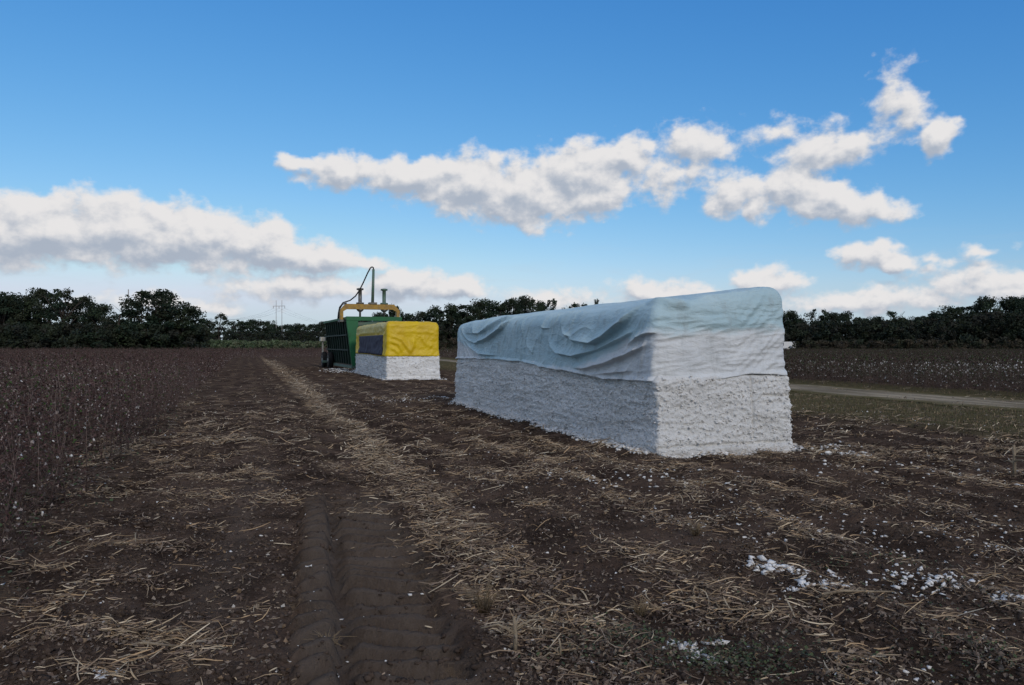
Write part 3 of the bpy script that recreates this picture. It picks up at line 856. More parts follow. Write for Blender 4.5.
FOLDS = []                                       # (polyline (y, z) on the left wall, height, half-width)


def wall_pt(zx, zy, s0=6.05, t0=16.55):          # point on the left wall from the enlarged view it was read in
    px, py = 440 + zx / 4.655, 290 + zy / 4.655
    k = (px - 512) / 770
    t = (CA * s0 - SA * s0 * k) / (SA + CA * k); Y = CA * t + SA * s0
    return t - t0, CAM_H + (345 - py) / 770 * Y


for poly, amp, wd in (([(590, 195), (640, 232), (740, 246), (800, 215), (880, 150), (945, 75)], .13, .085), ([(490, 205), (560, 290), (650, 308), (760, 275), (860, 230), (955, 172)], .10, .07),
                      ([(600, 360), (700, 365), (800, 340), (900, 300), (1015, 238)], .09, .06), ([(120, 218), (180, 247), (240, 225), (300, 180), (340, 130)], .10, .09),
                      ([(110, 200), (200, 200), (290, 150), (335, 118)], .07, .08), ([(112, 225), (150, 262), (200, 297), (290, 305)], .07, .06), ([(415, 205), (425, 260), (452, 303)], .04, .06),
                      ([(880, 270), (960, 215), (1018, 190)], .07, .05), ([(470, 160), (500, 178), (530, 176)], .035, .05), ([(700, 395), (820, 385), (930, 375)], .05, .045),
                      ([(575, 165), (600, 205), (635, 215)], .05, .045), ([(520, 220), (545, 270), (600, 318)], .05, .05)):
    FOLDS.append(([wall_pt(*p) for p in poly], amp, wd))


def seg_dist(y, z, poly):
    best = np.full(y.shape, 1e9); sgn = np.zeros(y.shape); fr = np.zeros(y.shape); m = len(poly) - 1
    for i in range(m):
        (ay, az), (by, bz) = poly[i], poly[i + 1]
        dy, dz = by - ay, bz - az; L2 = dy * dy + dz * dz
        t = np.clip(((y - ay) * dy + (z - az) * dz) / L2, 0, 1)
        qy, qz = y - ay - t * dy, z - az - t * dz; d = np.hypot(qy, qz)
        c = d < best; best = np.where(c, d, best); sgn = np.where(c, np.sign(qz), sgn); fr = np.where(c, (i + t) / m, fr)
    return best * sgn, fr


def tarp(name, loc, hx, hy, n, hem, zs, bup, tilt, mat, nside, seed, folds, end_folds, label, teal=None):
    bin_ = 0.17
    V, N = shell(hx, hy, 0.09, n, hem, zs, bin_, bup, 0.035, nside, 14, 14, tilt, 0.012)
    x, y, z = V[..., 0], V[..., 1], V[..., 2]
    lw = sstep(0.4, 0.9, -N[..., 0]) + sstep(0.3, 0.9, N[..., 2]) * sstep(0.2, -0.6, x / hx)
    lw = np.clip(lw, 0, 1)
    zz = np.where(N[..., 2] > 0.05, z + (x + hx) * 0.4, z)
    th1 = np.arctan2(2.62 - zz, y + 6.0); r1 = np.hypot(2.62 - zz, y + 6.0)
    th2 = np.arctan2(2.60 - zz, 6.1 - y); r2 = np.hypot(2.60 - zz, 6.1 - y)
    fan = np.maximum(1 - np.abs(perlin(th1 * 5.2 + 0.25 * perlin(y / .8, zz / .5, 5), r1 * 0.32, seed)) * 1.5, 0) ** 5 * sstep(0.3, 1.0, r1) * sstep(5.2, 3.0, r1)
    fan = fan + np.maximum(1 - np.abs(perlin(th2 * 4.0 + 0.25 * perlin(y / .8, zz / .5, 15), r2 * 0.35, seed + 4)) * 1.5, 0) ** 5 * sstep(0.3, 0.9, r2) * sstep(4.6, 2.6, r2)
    fan = fan + 0.7 * np.maximum(1 - np.abs(perlin((y + .35 * zz) / 0.33 + 0.4 * perlin(y / .6, zz / .6, 6), zz / 1.3, seed + 8)) * 1.6, 0) ** 5 * sstep(2.4, 3.4, r1) * sstep(1.6, 2.6, r2)
    d = 0.03 + 0.022 * perlin(x / 0.8 + 3, y / 1.1, z / 0.5 + seed) + 0.012 * perlin(x / 0.35, y / 0.5, z / 0.22 + seed) + 0.0
    crease = 0.5 - np.abs(perlin((y * 0.55 + zz * 1.15) / 0.22 + 0.6 * perlin(y / 0.7, zz / 0.7, 3), (y - zz) / 1.1, seed + 2.0))
    crease2 = 0.5 - np.abs(perlin((y * 0.2 - zz * 1.3) / 0.20 + 0.5 * perlin(y / 0.5, zz / 0.5, 8), (y + zz) / 0.8, seed + 7.0))
    d = d + lw * (0.036 * crease ** 2 * sstep(-.35, .25, perlin(y / 1.5, zz / 0.8, 14)) + 0.030 * np.maximum(crease2, 0) ** 2 * sstep(-.1, .4, perlin(y / 1.2, zz / 0.7, 24))) * 1.0 + 0.01 + lw * 0.034 * fan
    for poly, amp, wd in folds:
        q, fr = seg_dist(y, zz, poly)
        ends = np.clip(np.minimum(fr * 2.2, (1 - fr) * 4), 0.0, 1); ends = ends * ends * (3 - 2 * ends)
        up = np.exp(-np.abs(np.maximum(q, 0)) / (wd * 1.25)); dn = np.exp(-(np.minimum(q, 0) / (wd * 0.34)) ** 2)
        d = d + lw * amp * 1.25 * ends * np.where(q > 0, up, dn) - lw * amp * 0.35 * ends * np.exp(-((q + wd * 1.5) / wd) ** 2)
    ew = sstep(0.4, 0.9, -N[..., 1]) + sstep(0.3, 0.9, N[..., 2]) * sstep(-hy + 1.2, -hy + 0.2, y)
    ew = np.clip(ew, 0, 1)
    ze = np.where(N[..., 2] > 0.05, z + (y + hy) * 0.3, z)
    d = d + ew * (0.038 * (0.5 - np.abs(perlin(x / 0.6 + z * 0.5, (z - 0.12 * x) / 0.11, seed + 5.0))) + 0.034 * perlin((x - z) / 0.13, (x + z) / 0.7, seed + 6.0) * sstep(-0.2, 0.7, x))
    for poly, amp, wd in end_folds:
        q, fr = seg_dist(x, ze, poly); ends = np.clip(np.minimum(fr, 1 - fr) * 5, 0.2, 1)
        d = d + ew * amp * ends * np.where(q > 0, np.exp(-(q / (wd * 2)) ** 2), np.exp(-(q / (wd * .8)) ** 2))
    hemk = sstep(6, 0, np.arange(V.shape[0]))[:, None]
    d = d + hemk * (0.045 + 0.05 * perlin(x / 0.4, y / 0.4, seed + 9.0))
    d = np.maximum(d, 0.04)
    V = V + N * d[..., None]
    top = N[..., 2] > 0.9
    V[..., 2] += np.where(top, 0.03 * perlin(x / 1.3, y / 1.3, seed), 0)
    V[0, :, 2] += 0.012 * perlin(V[0, :, 0] / 0.3, V[0, :, 1] / 0.3)
    c = None
    if teal is not None:
        c = np.zeros(V.shape, np.float32); c[..., 0] = teal(x, y, z, N)
        c = c.reshape(-1, 3)
    o = link(name, mesh_np(name, V, shell_faces(*V.shape[:2]), mat, True, c))
    so = o.modifiers.new('thickness', 'SOLIDIFY'); so.thickness = 0.006; so.offset = -1
    o.location = (*loc, 0); o.rotation_euler.z = AL
    tag(o, label, 'tarp')
    return o, V


# near stack
L1 = st2xy(7.235, 16.56)
cotton_body(L1, 1.20, 5.88, 2100, 2.42, 'cotton_module', 'long white compacted cotton stack nearest the viewer, under the teal tarp', 66, 0.0, 0.10, None)
P_, N_ = round_rect(1.20, 5.88, 0.09, 1500)
kx = np.array([-5.9, -4.2, -2.85, -1.35, -0.05, 2.0, 5.1, 5.9]); kz = np.array([1.23, 1.20, 1.28, 1.33, 1.43, 1.46, 1.42, 1.40])
hem_l = np.interp(P_[:, 1], kx, kz)
hem_e = np.interp(P_[:, 0], [-1.16, -0.7, 0.0, 0.5, 1.16], [1.23, 1.215, 1.22, 1.27, 1.21])
hem = np.where(N_[:, 1] < -0.7, hem_e, np.where(N_[:, 0] < -0.3, hem_l, 1.25)) + 0.015 * perlin(P_[:, 0] / 0.35, P_[:, 1] / 0.35)


def teal_of(x, y, z, N):
    lim_l = np.interp(y, [-5.9, -5.0, -4.0, -3.0, -1.5, 0, 2.5, 3.6, 4.6, 5.9], [1.98, 1.80, 1.52, 1.30, 1.30, 1.35, 1.36, 1.50, 1.72, 1.86])
    lim_e = 1.985 + 0.035 * x + 0.02 * perlin(x / 0.3, z / 0.3)
    lim = np.where(N[..., 1] < -0.6, lim_e, lim_l)
    k = sstep(-0.11, 0.09, z - lim + 0.07 * perlin(x / 0.4 + y / 0.4, z / 0.15) + 0.03 * perlin(x / 0.1 + y / 0.1, z / 0.06))
    return np.where(N[..., 2] > 0.4, 1.0, k)


tarp('teal_tarp', L1, 1.20, 5.88, 1500, hem, 2.30, 0.23, 0.19, M['tarp'], 74, 1.0, FOLDS,
     [([(-1.12, 2.46), (-0.95, 2.36), (-0.55, 2.32)], .09, .05), ([(-1.1, 2.03), (-0.3, 2.10), (0.6, 2.11), (1.1, 2.14)], .018, .05), ([(-1.1, 1.86), (-0.7, 1.90), (-0.2, 1.95)], .02, .035),
      ([(-0.9, 1.45), (0.0, 1.50), (0.3, 1.40)], .015, .04), ([(0.1, 1.28), (0.35, 1.50), (0.9, 1.80)], .018, .04), ([(0.55, 1.28), (0.8, 1.38), (1.1, 1.50)], .02, .035)],
     'wrinkled teal tarp with pale border draped over the nearest cotton stack', teal_of)

# second stack
L2 = st2xy(7.95, 44.1)
cotton_body(L2, 1.32, 5.6, 620, 2.65, 'cotton_module', 'farther white cotton stack under the yellow tarp, before the green machine', 30, 5.0, 0.0, 1.20)
P_, N_ = round_rect(1.30, 5.6, 0.09, 520)
hem2 = 1.18 + 0.02 * perlin(P_[:, 0] / 0.35, P_[:, 1] / 0.35) + np.where(N_[:, 0] < -0.5, 0.05 * sstep(-5, 2, P_[:, 1]), 0)
yt, YV = tarp('yellow_tarp', L2, 1.30, 5.6, 520, hem2, 2.68, 0.20, 0.0, M['yellow_tarp'], 22, 3.0,
              [([(-5.5, 1.5), (-5.0, 1.9), (-4.9, 2.4)], .05, .08), ([(-3.8, 2.42), (-1, 2.38), (3, 2.40), (5, 2.3)], .04, .07)],
              [([(-1.2, 1.95), (-0.75, 1.75), (-0.55, 1.35)], .10, .07), ([(-1.2, 1.6), (-0.9, 1.5), (-0.75, 1.25)], .08, .06), ([(-1.2, 2.2), (-0.6, 2.0), (-0.1, 1.3)], .08, .07), ([(0.05, 2.1), (0.0, 1.7), (-0.2, 1.3)], .09, .08), ([(0.4, 2.2), (0.6, 1.8), (1.1, 1.6)], .05, .08), ([(-1.2, 2.35), (0, 2.42), (1.2, 2.33)], .025, .06)],
              'bright yellow tarp with a navy side panel over the farther cotton stack')
# navy panel let into its left side, ragged at the far edge
PY, PN = round_rect(1.30, 5.6, 0.09, 520)
cols = np.where((PN[:, 0] < -0.99) & (PY[:, 1] > -4.65) & (PY[:, 1] < 4.7))[0]
PV = YV[1:17, cols].copy(); PV[..., 0] -= 0.014
rag = 4.15 + 0.5 * perlin(PV[..., 2] * 4.0, PV[..., 2] * 0 + 3)
PV[..., 1] = np.minimum(PV[..., 1], rag)
PV[0, :, 2] -= 0.03
idx = np.arange(PV.shape[0] * PV.shape[1]).reshape(PV.shape[:2])
q = np.stack([idx[:-1, :-1], idx[:-1, 1:], idx[1:, 1:], idx[1:, :-1]], -1).reshape(-1, 4)
pa = link('patch', mesh_np('patch', PV, q, M['navy']), yt)
pa['label'] = 'navy blue sheet on the left side'
so = pa.modifiers.new('thickness', 'SOLIDIFY'); so.thickness = 0.008; so.offset = 0

# ------------------------------------------------------------------ the green module builder
bx_, by_ = st2xy(8.06, 51.6)
mbd = empty('module_builder', (bx_, by_, 0), AL + R(2.0))
tag(mbd, 'green high walled cotton module builder with yellow bridge behind the yellow tarp', 'farm machine')
LB, HB, WT, WB = 11.9, 3.62, 1.70, 1.30           # length, height, half-widths at top and floor
for sg in (-1, 1):
    m = MB()
    t_ = 0.09
    m.hexa([(sg * WB, 0.55, 0.42), (sg * (WB + t_), 0.55, 0.42), (sg * (WB + t_), LB, 0.42), (sg * WB, LB, 0.42),
            (sg * (WT - t_), 0.55, HB - .16), (sg * WT, 0.55, HB - .16), (sg * WT, LB, HB - .16), (sg * (WT - t_), LB, HB - .16)])
    for k in range(10):                             # upright ribs pressed into the wall
        y0 = 1.2 + k * 1.08
        m.hexa([(sg * (WB + t_ + .002), y0, 0.45), (sg * (WB + t_ + .10), y0, 0.45), (sg * (WB + t_ + .10), y0 + .14, 0.45), (sg * (WB + t_ + .002), y0 + .14, 0.45),
                (sg * (WT + .002), y0, HB - .2), (sg * (WT + .10), y0, HB - .2), (sg * (WT + .10), y0 + .14, HB - .2), (sg * (WT + .002), y0 + .14, HB - .2)])
    for zf in (0.33, 0.66):                        # stringers
        xx = WB + t_ + (WT - WB - t_) * zf; zz = 0.42 + (HB - .58) * zf
        m.box(*sorted((sg * (xx + .104), sg * (xx + .15))), 0.7, LB - .05, zz - .05, zz + .05)
    m.build('side_wall', M['shaded_green'], mbd)
    MB().box(*sorted((sg * (WT - .12), sg * (WT + .14))), 0.31, LB, HB - .155, HB).build('top_rail', M['green'], mbd, bevel=0.01)
    m = MB()                                       # broad tapering panel at the open rear end
    m.hexa([(sg * (WB - .42 + .30), 0, 0.36), (sg * (WB + .16), 0, 0.36), (sg * (WB + .16), .30, 0.36), (sg * (WB - .12), .30, 0.36),
            (sg * (WT - .62), 0, HB - .26), (sg * (WT + .16), 0, HB - .26), (sg * (WT + .16), .30, HB - .26), (sg * (WT - .62), .30, HB - .26)])
    m.box(*sorted((sg * (WT - .08), sg * (WT + .02))), -.05, -.002, 2.3, 2.55)
    m.build('rear_panel', M['green'], mbd, bevel=0.012)
    MB().box(*sorted((sg * (WB - .1), sg * (WB + .22))), 0.1, LB + .4, 0.20, 0.36).build('frame_rail', M['green_steel'], mbd, bevel=0.01)
    # tandem wheels
    for yc, wo in ((8.9, .40), (10.6, .62)):
        wx = sg * (WB + wo)
        w = empty('wheel'); w.parent = mbd; w.location = (wx, yc, 0.60); w.scale = (1.15, 1.28, 1.28)
        pr = [(0.30, -.155), (0.40, -.165), (0.455, -.13), (0.465, -.05), (0.465, .05), (0.455, .13), (0.40, .165), (0.30, .155)]
        ty = MB().lathe(pr, (0, 0, 0), 'x', 30)
        for k in range(20):
            a = 2 * math.pi * k / 20; c, s_ = math.cos(a), math.sin(a)
            ty.hexa([(-.13, .45 * c - .02 * s_, .45 * s_ + .02 * c), (.13, .45 * c - .02 * s_, .45 * s_ + .02 * c), (.13, .485 * c - .015 * s_, .485 * s_ + .015 * c), (-.13, .485 * c - .015 * s_, .485 * s_ + .015 * c),
                     (-.13, .45 * c + .02 * s_, .45 * s_ - .02 * c), (.13, .45 * c + .02 * s_, .45 * s_ - .02 * c), (.13, .485 * c + .015 * s_, .485 * s_ - .015 * c), (-.13, .485 * c + .015 * s_, .485 * s_ - .015 * c)])
        ty.build('tyre', M['rubber'], w, True)
        MB().lathe([(0.05, -.17), (0.10, -.165), (0.12, -.10), (0.25, -.12), (0.30, -.16), (0.305, -.15), (0.30, .15), (0.25, .12), (0.12, .10), (0.10, .165), (0.05, .17)], (0, 0, 0), 'x', 24).build('rim', M['rim'], w, True)
MB().box(-WT - .16, WT + .16, 0, .305, HB - .255, HB + .02).build('rear_beam', M['green'], mbd, bevel=0.012)
MB().hexa([(-WB - .09, LB + .002, .42), (WB + .09, LB + .002, .42), (WB + .09, LB + .1, .42), (-WB - .09, LB + .1, .42), (-WT, LB + .002, HB), (WT, LB + .002, HB), (WT, LB + .1, HB), (-WT, LB + .1, HB)]).build('front_wall', M['shaded_green'], mbd)
MB().box(-WB - .9, WB + .9, 9.3, 9.7, 0.40, 0.56).build('axle_beam', M['green_steel'], mbd)
MB().tube([(-.9, LB + .4, .30), (0, LB + 3.0, .50)], .09).tube([(.9, LB + .4, .30), (0, LB + 3.0, .50)], .09).box(-.12, .12, LB + 2.95, LB + 3.3, .42, .58).build('hitch', M['green_steel'], mbd)
MB().box(-2.25, -1.86, LB - 1.6, LB - .9, 2.05, 2.38).box(-2.1, -1.98, LB - 1.3, LB - 1.2, 1.0, 2.048).build('control_box', M['rim'], mbd, bevel=0.02)
# bridge that travels along the top rails
YB = 1.5
prof = [(-2.04, HB - .15), (-2.04, 4.12), (-1.66, 4.55), (1.66, 4.55), (2.04, 4.12), (2.04, HB - .15), (1.83, HB - .15), (1.83, 4.04), (1.55, 4.20), (-1.55, 4.20), (-1.83, 4.04), (-1.83, HB - .15)]
o = MB()
for a, b2, c, d in ((0, 1, 10, 11), (1, 2, 9, 10), (2, 3, 8, 9), (3, 4, 7, 8), (4, 5, 6, 7)):
    pq = [prof[i] for i in (a, b2, c, d)]
    o.prism(pq, 'y', YB, YB + .5)
o.build('bridge', M['yellow_paint'], mbd)
for sg in (-1, 1): MB().box(*sorted((sg * 1.74, sg * 2.09)), YB - .3, YB + .8, HB - .30, HB - .153).build('carriage', M['steel'], mbd)
for xc in (-0.66, 1.00):
    c = MB().lathe([(.13, 4.553), (.27, 4.56), (.27, 4.66), (.13, 4.68), (.125, 5.50), (.24, 5.53), (.24, 5.63), (.10, 5.66)], (xc, YB + .25, 0), 'z', 18)
    c.build('hydraulic_cylinder', M['steel'] if xc < 0 else M['green_steel'], mbd, True)
    rdm = MB().lathe([(.07, 3.3), (.07, 4.0), (.2, 4.10), (.26, 4.197)], (xc, YB + .25, 0), 'z', 16)
    rdm.build('piston_rod', M['steel'], mbd, True)
MB().box(-1.25, 1.25, YB - .1, YB + .62, 3.05, 3.30).build('tramper_foot', M['green_steel'], mbd)
MB().box(-.06, .46, YB - .06, YB + .56, 4.553, 4.68).build('valve_block', M['steel'], mbd)
MB().tube([(.20, YB + .25, 4.68), (.26, YB + .25, 6.98)], [.105, .085], 12).build('mast', M['green_steel'], mbd, True)
hp = [(.26, 6.98), (.24, 7.09), (.14, 7.13), (.02, 7.05), (-.18, 6.68), (-.48, 6.02), (-.74, 5.5), (-1.02, 5.08), (-1.38, 4.78), (-1.85, 4.62), (-2.08, 4.30), (-2.16, 3.9), (-2.2, 3.5)]
MB().tube([(a, YB - .02 if i > 5 else YB + .25 - .045 * i, z) for i, (a, z) in enumerate(hp)], .045, 8).build('hose', M['rubber'], mbd, True)
MB().tube([(-1.62, YB - .06, 4.6), (-1.9, YB - .06, 4.5), (-2.14, YB - .06, 4.1), (-2.14, YB - .06, 3.55)], .04, 8).build('hose', M['rubber'], mbd, True)

# ------------------------------------------------------------------ white van beyond the field
vx, vy = at(783.5, 176)
van = empty('parked_van', (vx, vy, 0), R(20))
tag(van, 'small white van half hidden behind the right end of the nearest stack, by the trees', 'van')
pr = [(-2.6, .42), (-2.6, 2.25), (-2.45, 2.5), (1.0, 2.5), (1.55, 2.35), (2.05, 1.55), (2.75, 1.30), (2.85, .95), (2.85, .42)]
MB().prism([(-a, z) for a, z in pr], 'y', -1.0, 1.0).build('body', M['white_paint'], van, bevel=0.05)
for yy in (-1.012, 1.002):
    MB().prism([(-1.65, 2.25), (-1.98, 1.6), (-.75, 1.6), (-.75, 2.25)], 'y', yy, yy + .01).build('window', M['glass'], van)
for xx in (-1.9, 1.75):
    for yy in (-.92, .92):
        w = empty('wheel'); w.parent = van; w.location = (xx, yy, .36)
        q = MB(); q.lathe([(.2, -.11), (.33, -.12), (.36, -.07), (.36, .07), (.33, .12), (.2, .11)], (0, 0, 0), 'x', 20)
        ty = q.build('tyre', M['rubber'], w, True); ty.rotation_euler.z = R(90)
        q = MB(); q.lathe([(.05, -.125), (.2, -.115), (.2, .115), (.05, .125)], (0, 0, 0), 'x', 16)
        ri = q.build('rim', M['steel'], w, True); ri.rotation_euler.z = R(90)
for yy in (-.93, .78):
    MB().box(2.602, 2.63, yy, yy + .15, 1.0, 1.4).build('tail_lamp', M['red_lamp'], van)

# ------------------------------------------------------------------ power line
def hframe(px, Y, h, gap, label):
    x, y = at(px, Y)
    r = empty('utility_pole', (x, y, 0), R(-14)); tag(r, label, 'power pole', 'wooden twin power poles')
    for sg in (-1, 1): MB().tube([(sg * gap / 2, 0, -.3), (sg * gap / 2, 0, h)], [.19, .12], 10).build('pole', M['pole'], r, True)
    MB().box(-gap * 1.05, gap * 1.05, -.10, .10, h - 3.6, h - 3.35).build('crossarm', M['pole'], r)
    tips = []
    for k in (-1, 0, 1):
        MB().lathe([(.05, h - 4.9), (.14, h - 4.7), (.10, h - 4.4), (.14, h - 4.1), (.06, h - 3.602)], (k * gap * 1.0, .02, 0), 'z', 10).build('insulator', M['insulator'], r, True)
        tips.append(Vector((x + k * gap * math.cos(R(-14)), y + k * gap * math.sin(R(-14)), h - 4.9)))
    return tips


t1 = hframe(135, 205, 16.6, 4.2, 'nearer twin wooden power pole whose top peeks over the rounded left tree')
t2 = hframe(279, 470, 29.0, 3.9, 'slim twin wooden power pole standing clear of the trees left of the machine')
t3 = hframe(352, 800, 30.0, 4.0, 'farthest twin power pole, hidden behind the green machine')
for A, B_, nm in ((t1, t2, 'between the rounded left tree and the slim twin pole'), (t2, t3, 'running from the slim twin pole towards the green machine')):
    for a, b2 in zip(A, B_):
        pth = [a.lerp(b2, k / 16) - Vector((0, 0, 5.0 * (1 - (2 * k / 16 - 1) ** 2))) for k in range(17)]
        o = MB().tube(pth, .03, 4).build('power_line', M['wire']); tag(o, 'thin dark overhead wire ' + nm, 'wire', 'overhead wires ' + nm)


# ------------------------------------------------------------------ trees
def leaf_cards(C, Rr, n_per, size, pal, r):
    """leaf-sized faces spread through clumps centred on C with radii Rr"""
    k = len(C); n = k * n_per
    d = r.normal(size=(n, 3)); d /= np.linalg.norm(d, axis=1)[:, None]
    rad = r.random(n) ** 0.45
    ci = np.repeat(np.arange(k), n_per)
    p = C[ci] + d * (rad * Rr[ci])[:, None] * np.array([1, 1, 0.72])
    a = r.normal(size=(n, 3)); a /= np.linalg.norm(a, axis=1)[:, None]
    b = r.normal(size=(n, 3)); b -= (a * b).sum(1)[:, None] * a; b /= np.linalg.norm(b, axis=1)[:, None]
    s = size * (0.55 + 0.9 * r.random(n))[:, None]
    a = a * s; b = b * s * 0.6; nn = np.cross(a, b) * 0.5 / size
    V = np.stack([p - a, p - b + nn, p + a, p + b + nn], 1).reshape(-1, 3)
    Ft = ((np.arange(n) * 4)[:, None, None] + np.array([(0, 1, 2), (0, 2, 3)])[None]).reshape(-1, 3)
    c = (np.array(pal)[r.integers(0, len(pal), k)] * (0.75 + 0.5 * r.random(k))[:, None])[ci] * (0.85 + 0.3 * r.random(n))[:, None]
    return V, Ft, np.repeat(c, 4, 0)


LEAF = [(0.020, 0.036, 0.019), (0.015, 0.029, 0.016), (0.028, 0.042, 0.020), (0.026, 0.032, 0.017)]


def tree_proto(seed, style):
    """unit tree about 10 m tall; round: broad crown to the ground, airy: high open crown, tall: narrower"""
    r = np.random.default_rng(seed); rr = random.Random(seed)
    tb = MB(); H = 10.0
    tb.tube([(0, 0, -.3), (.1, .05, 1.5), (rr.uniform(-.3, .3), 0, 4.0), (rr.uniform(-.5, .5), .2, 7.2)], [.34, .27, .2, .08], 8)
    C, Rr = [], []
    W, z0, z1, n = {'round': (4.2, 0.9, 9.0, 74), 'airy': (3.6, 3.4, 9.2, 34), 'tall': (3.0, 0.9, 9.2, 60), 'bush': (3.4, 0.6, 6.0, 36)}[style]
    for k in range(n):
        a = rr.uniform(0, 6.28); f = rr.random(); z = z0 + (z1 - z0) * f
        prof = math.sqrt(max(0.05, 1 - ((f - 0.40) / 0.66) ** 2))
        q = W * prof * (rr.random() ** 0.5) * rr.uniform(.75, 1.08)
        c = (q * math.cos(a), q * math.sin(a), z); C.append(c); Rr.append(rr.choice((.55, .8, 1.1, 1.35)) * (1.0 if style != 'airy' else .7))
        if k % 3 == 0:
            zb = max(1.0, z * rr.uniform(.35, .6))
            tb.tube([(0, 0, zb), (c[0] * .5, c[1] * .5, zb + (z - zb) * .65), c], [.11, .075, .03], 5)
    if style == 'airy':
        for k in range(8):                         # bare twigs through the open crown
            a = rr.uniform(0, 6.28); q = W * rr.uniform(.5, 1.0); tb.tube([(0, 0, rr.uniform(3, 6)), (q * math.cos(a) * .5, q * math.sin(a) * .5, rr.uniform(6, 8)), (q * math.cos(a), q * math.sin(a), rr.uniform(7, 9.6))], [.08, .05, .02], 4)
    V, Ft, Cc = leaf_cards(np.array(C), np.array(Rr), 105 if style != 'airy' else 60, 0.17, LEAF, r)
    return tb.mesh('trunk', M['bark'], True), mesh_np('crown', V, Ft, M['leaf'], False, Cc)


PROTO = {k: [tree_proto(10 * i + j, k) for j in range(3)] for i, k in enumerate(('round', 'airy', 'tall', 'bush'))}
_first = {}
tree_no = 0


def tree(px, Y, py, wpx, style, label, group=None, name=None):
    """px: bearing of the trunk, py: skyline height it reaches, wpx: crown width as seen"""
    global tree_no
    h = CAM_H + (345 - py) / 770 * Y; w = wpx * 1.25 / 770 * Y
    ref = {'round': 8.4, 'airy': 7.2, 'tall': 5.6, 'bush': 7.0}[style]; top = {'round': 9.8, 'airy': 9.9, 'tall': 10.1, 'bush': 6.8}[style]
    j = tree_no % 3; tree_no += 1
    key = (style, j)
    if key not in _first:
        o = empty(name or 'broadleaf_tree'); link('trunk', PROTO[style][j][0], o); link('crown', PROTO[style][j][1], o); _first[key] = o
    else:
        o = copy_tree(_first[key])
        if name: o.name = name
    x, y = at(px, Y)
    o.location = (x, y, 0); k = w / ref
    o.scale = (k, k, h / top); o.rotation_euler.z = rng.random() * 6.28
    if 'group' in o: del o['group']
    return tag(o, label, 'tree', group)


LG = 'dark broadleaf tree in the tall wood behind the left cotton field'
for a in ((-60, 165, 290, 60, 'round'), (-28, 160, 294, 50, 'round'), (2, 158, 291, 46, 'round'), (22, 170, 293, 40, 'tall'), (84, 165, 294, 36, 'round'), (102, 160, 303, 34, 'round'), (-5, 176, 296, 40, 'tall')):
    tree(*a, LG, 'trees of the left wood')
tree(40, 160, 286, 44, 'round', 'dense tall tree rising highest near the left edge of the photo')
tree(63, 158, 286, 40, 'airy', 'open crowned tree with sky gaps right of the tallest leftmost tree')
tree(132, 158, 295, 34, 'airy', 'thin crowned tree with bare twigs leaning on the big rounded tree')
tree(158, 152, 287.5, 62, 'round', 'big rounded dark tree standing out left of the twin poles')
tree(184, 154, 305, 40, 'round', 'lower bushy tree under the right flank of the big rounded tree')
tree(118, 150, 316, 40, 'bush', 'dark bush at the left foot of the big rounded tree')
LM = 'small dark tree in the low distant tree line around the slim twin poles'
for a in ((206, 330, 319, 22, 'round'), (219, 300, 312, 22, 'airy'), (232, 380, 318, 20, 'airy'), (243, 390, 320, 22, 'round'), (256, 400, 319, 24, 'round'), (268, 505, 320, 20, 'round'), (270, 420, 327, 22, 'round'), (290, 505, 324, 22, 'round'),
          (300, 420, 323, 22, 'round'), (313, 410, 323, 22, 'round'), (326, 400, 321, 22, 'round'), (338, 390, 319, 24, 'tall'), (350, 380, 316, 24, 'round'), (280, 510, 325, 20, 'round'), (196, 320, 322, 22, 'round')):
    tree(*a, LM, 'trees of the low distant line')
LC = 'dark tree in the wood between the green machine and the teal tarp'
for a in ((364, 230, 316, 26, 'round'), (379, 220, 312, 26, 'round'), (408, 215, 312, 24, 'tall'), (422, 210, 310, 26, 'round'), (438, 205, 305, 24, 'tall'), (452, 200, 303, 26, 'round'), (467, 200, 301, 26, 'tall'), (482, 205, 298, 28, 'round'),
          (498, 200, 299, 24, 'tall'), (512, 205, 296, 28, 'round'), (527, 200, 295, 28, 'round'), (541, 205, 300, 24, 'round'), (575, 215, 301, 20, 'airy'), (586, 215, 302, 18, 'airy'), (612, 215, 306, 24, 'round'), (630, 215, 308, 24, 'round'), (655, 215, 308, 28, 'round'), (685, 215, 309, 28, 'round'), (715, 210, 309, 30, 'round'), (745, 205, 309, 30, 'round')):
    tree(*a, LC if a[0] < 600 else 'dark tree in the wood hidden behind the teal tarp', 'trees of the middle wood' if a[0] < 600 else 'trees hidden by the teal tarp')
tree(394, 215, 304, 22, 'round', 'dark round tree just right of the last hydraulic cylinder of the machine')
tree(554, 212, 297, 22, 'airy', 'feathery tree with see-through crown above the middle of the teal tarp')
tree(597, 214, 297, 11, 'airy', 'small lone treetop poking above the teal tarp, rightmost of the middle wood')
LR_ = 'dark tree in the long wood behind the right cotton field'
for a in ((770, 195, 311, 28, 'round'), (800, 200, 317, 26, 'round'), (829, 195, 312, 28, 'round'), (845, 200, 311, 26, 'round'), (860, 195, 316, 26, 'round'), (873, 200, 316, 26, 'round'), (905, 200, 316, 26, 'round'), (921, 195, 315, 28, 'round'), (936, 200, 310, 26, 'tall'),
          (951, 195, 305, 28, 'round'), (966, 195, 302, 26, 'tall'), (1008, 195, 296, 32, 'round'), (1024, 195, 295, 32, 'round'), (1045, 190, 294, 36, 'round'), (1070, 190, 296, 40, 'round'), (1100, 190, 297, 44, 'round'), (1140, 190, 300, 50, 'round')):
    tree(*a, LR_, 'trees of the right wood')
tree(787, 192, 310, 26, 'round', 'dark tree touching the right edge of the teal tarp')
tree(817, 198, 307, 26, 'airy', 'open topped tree with ragged crown, second from the teal tarp at right')
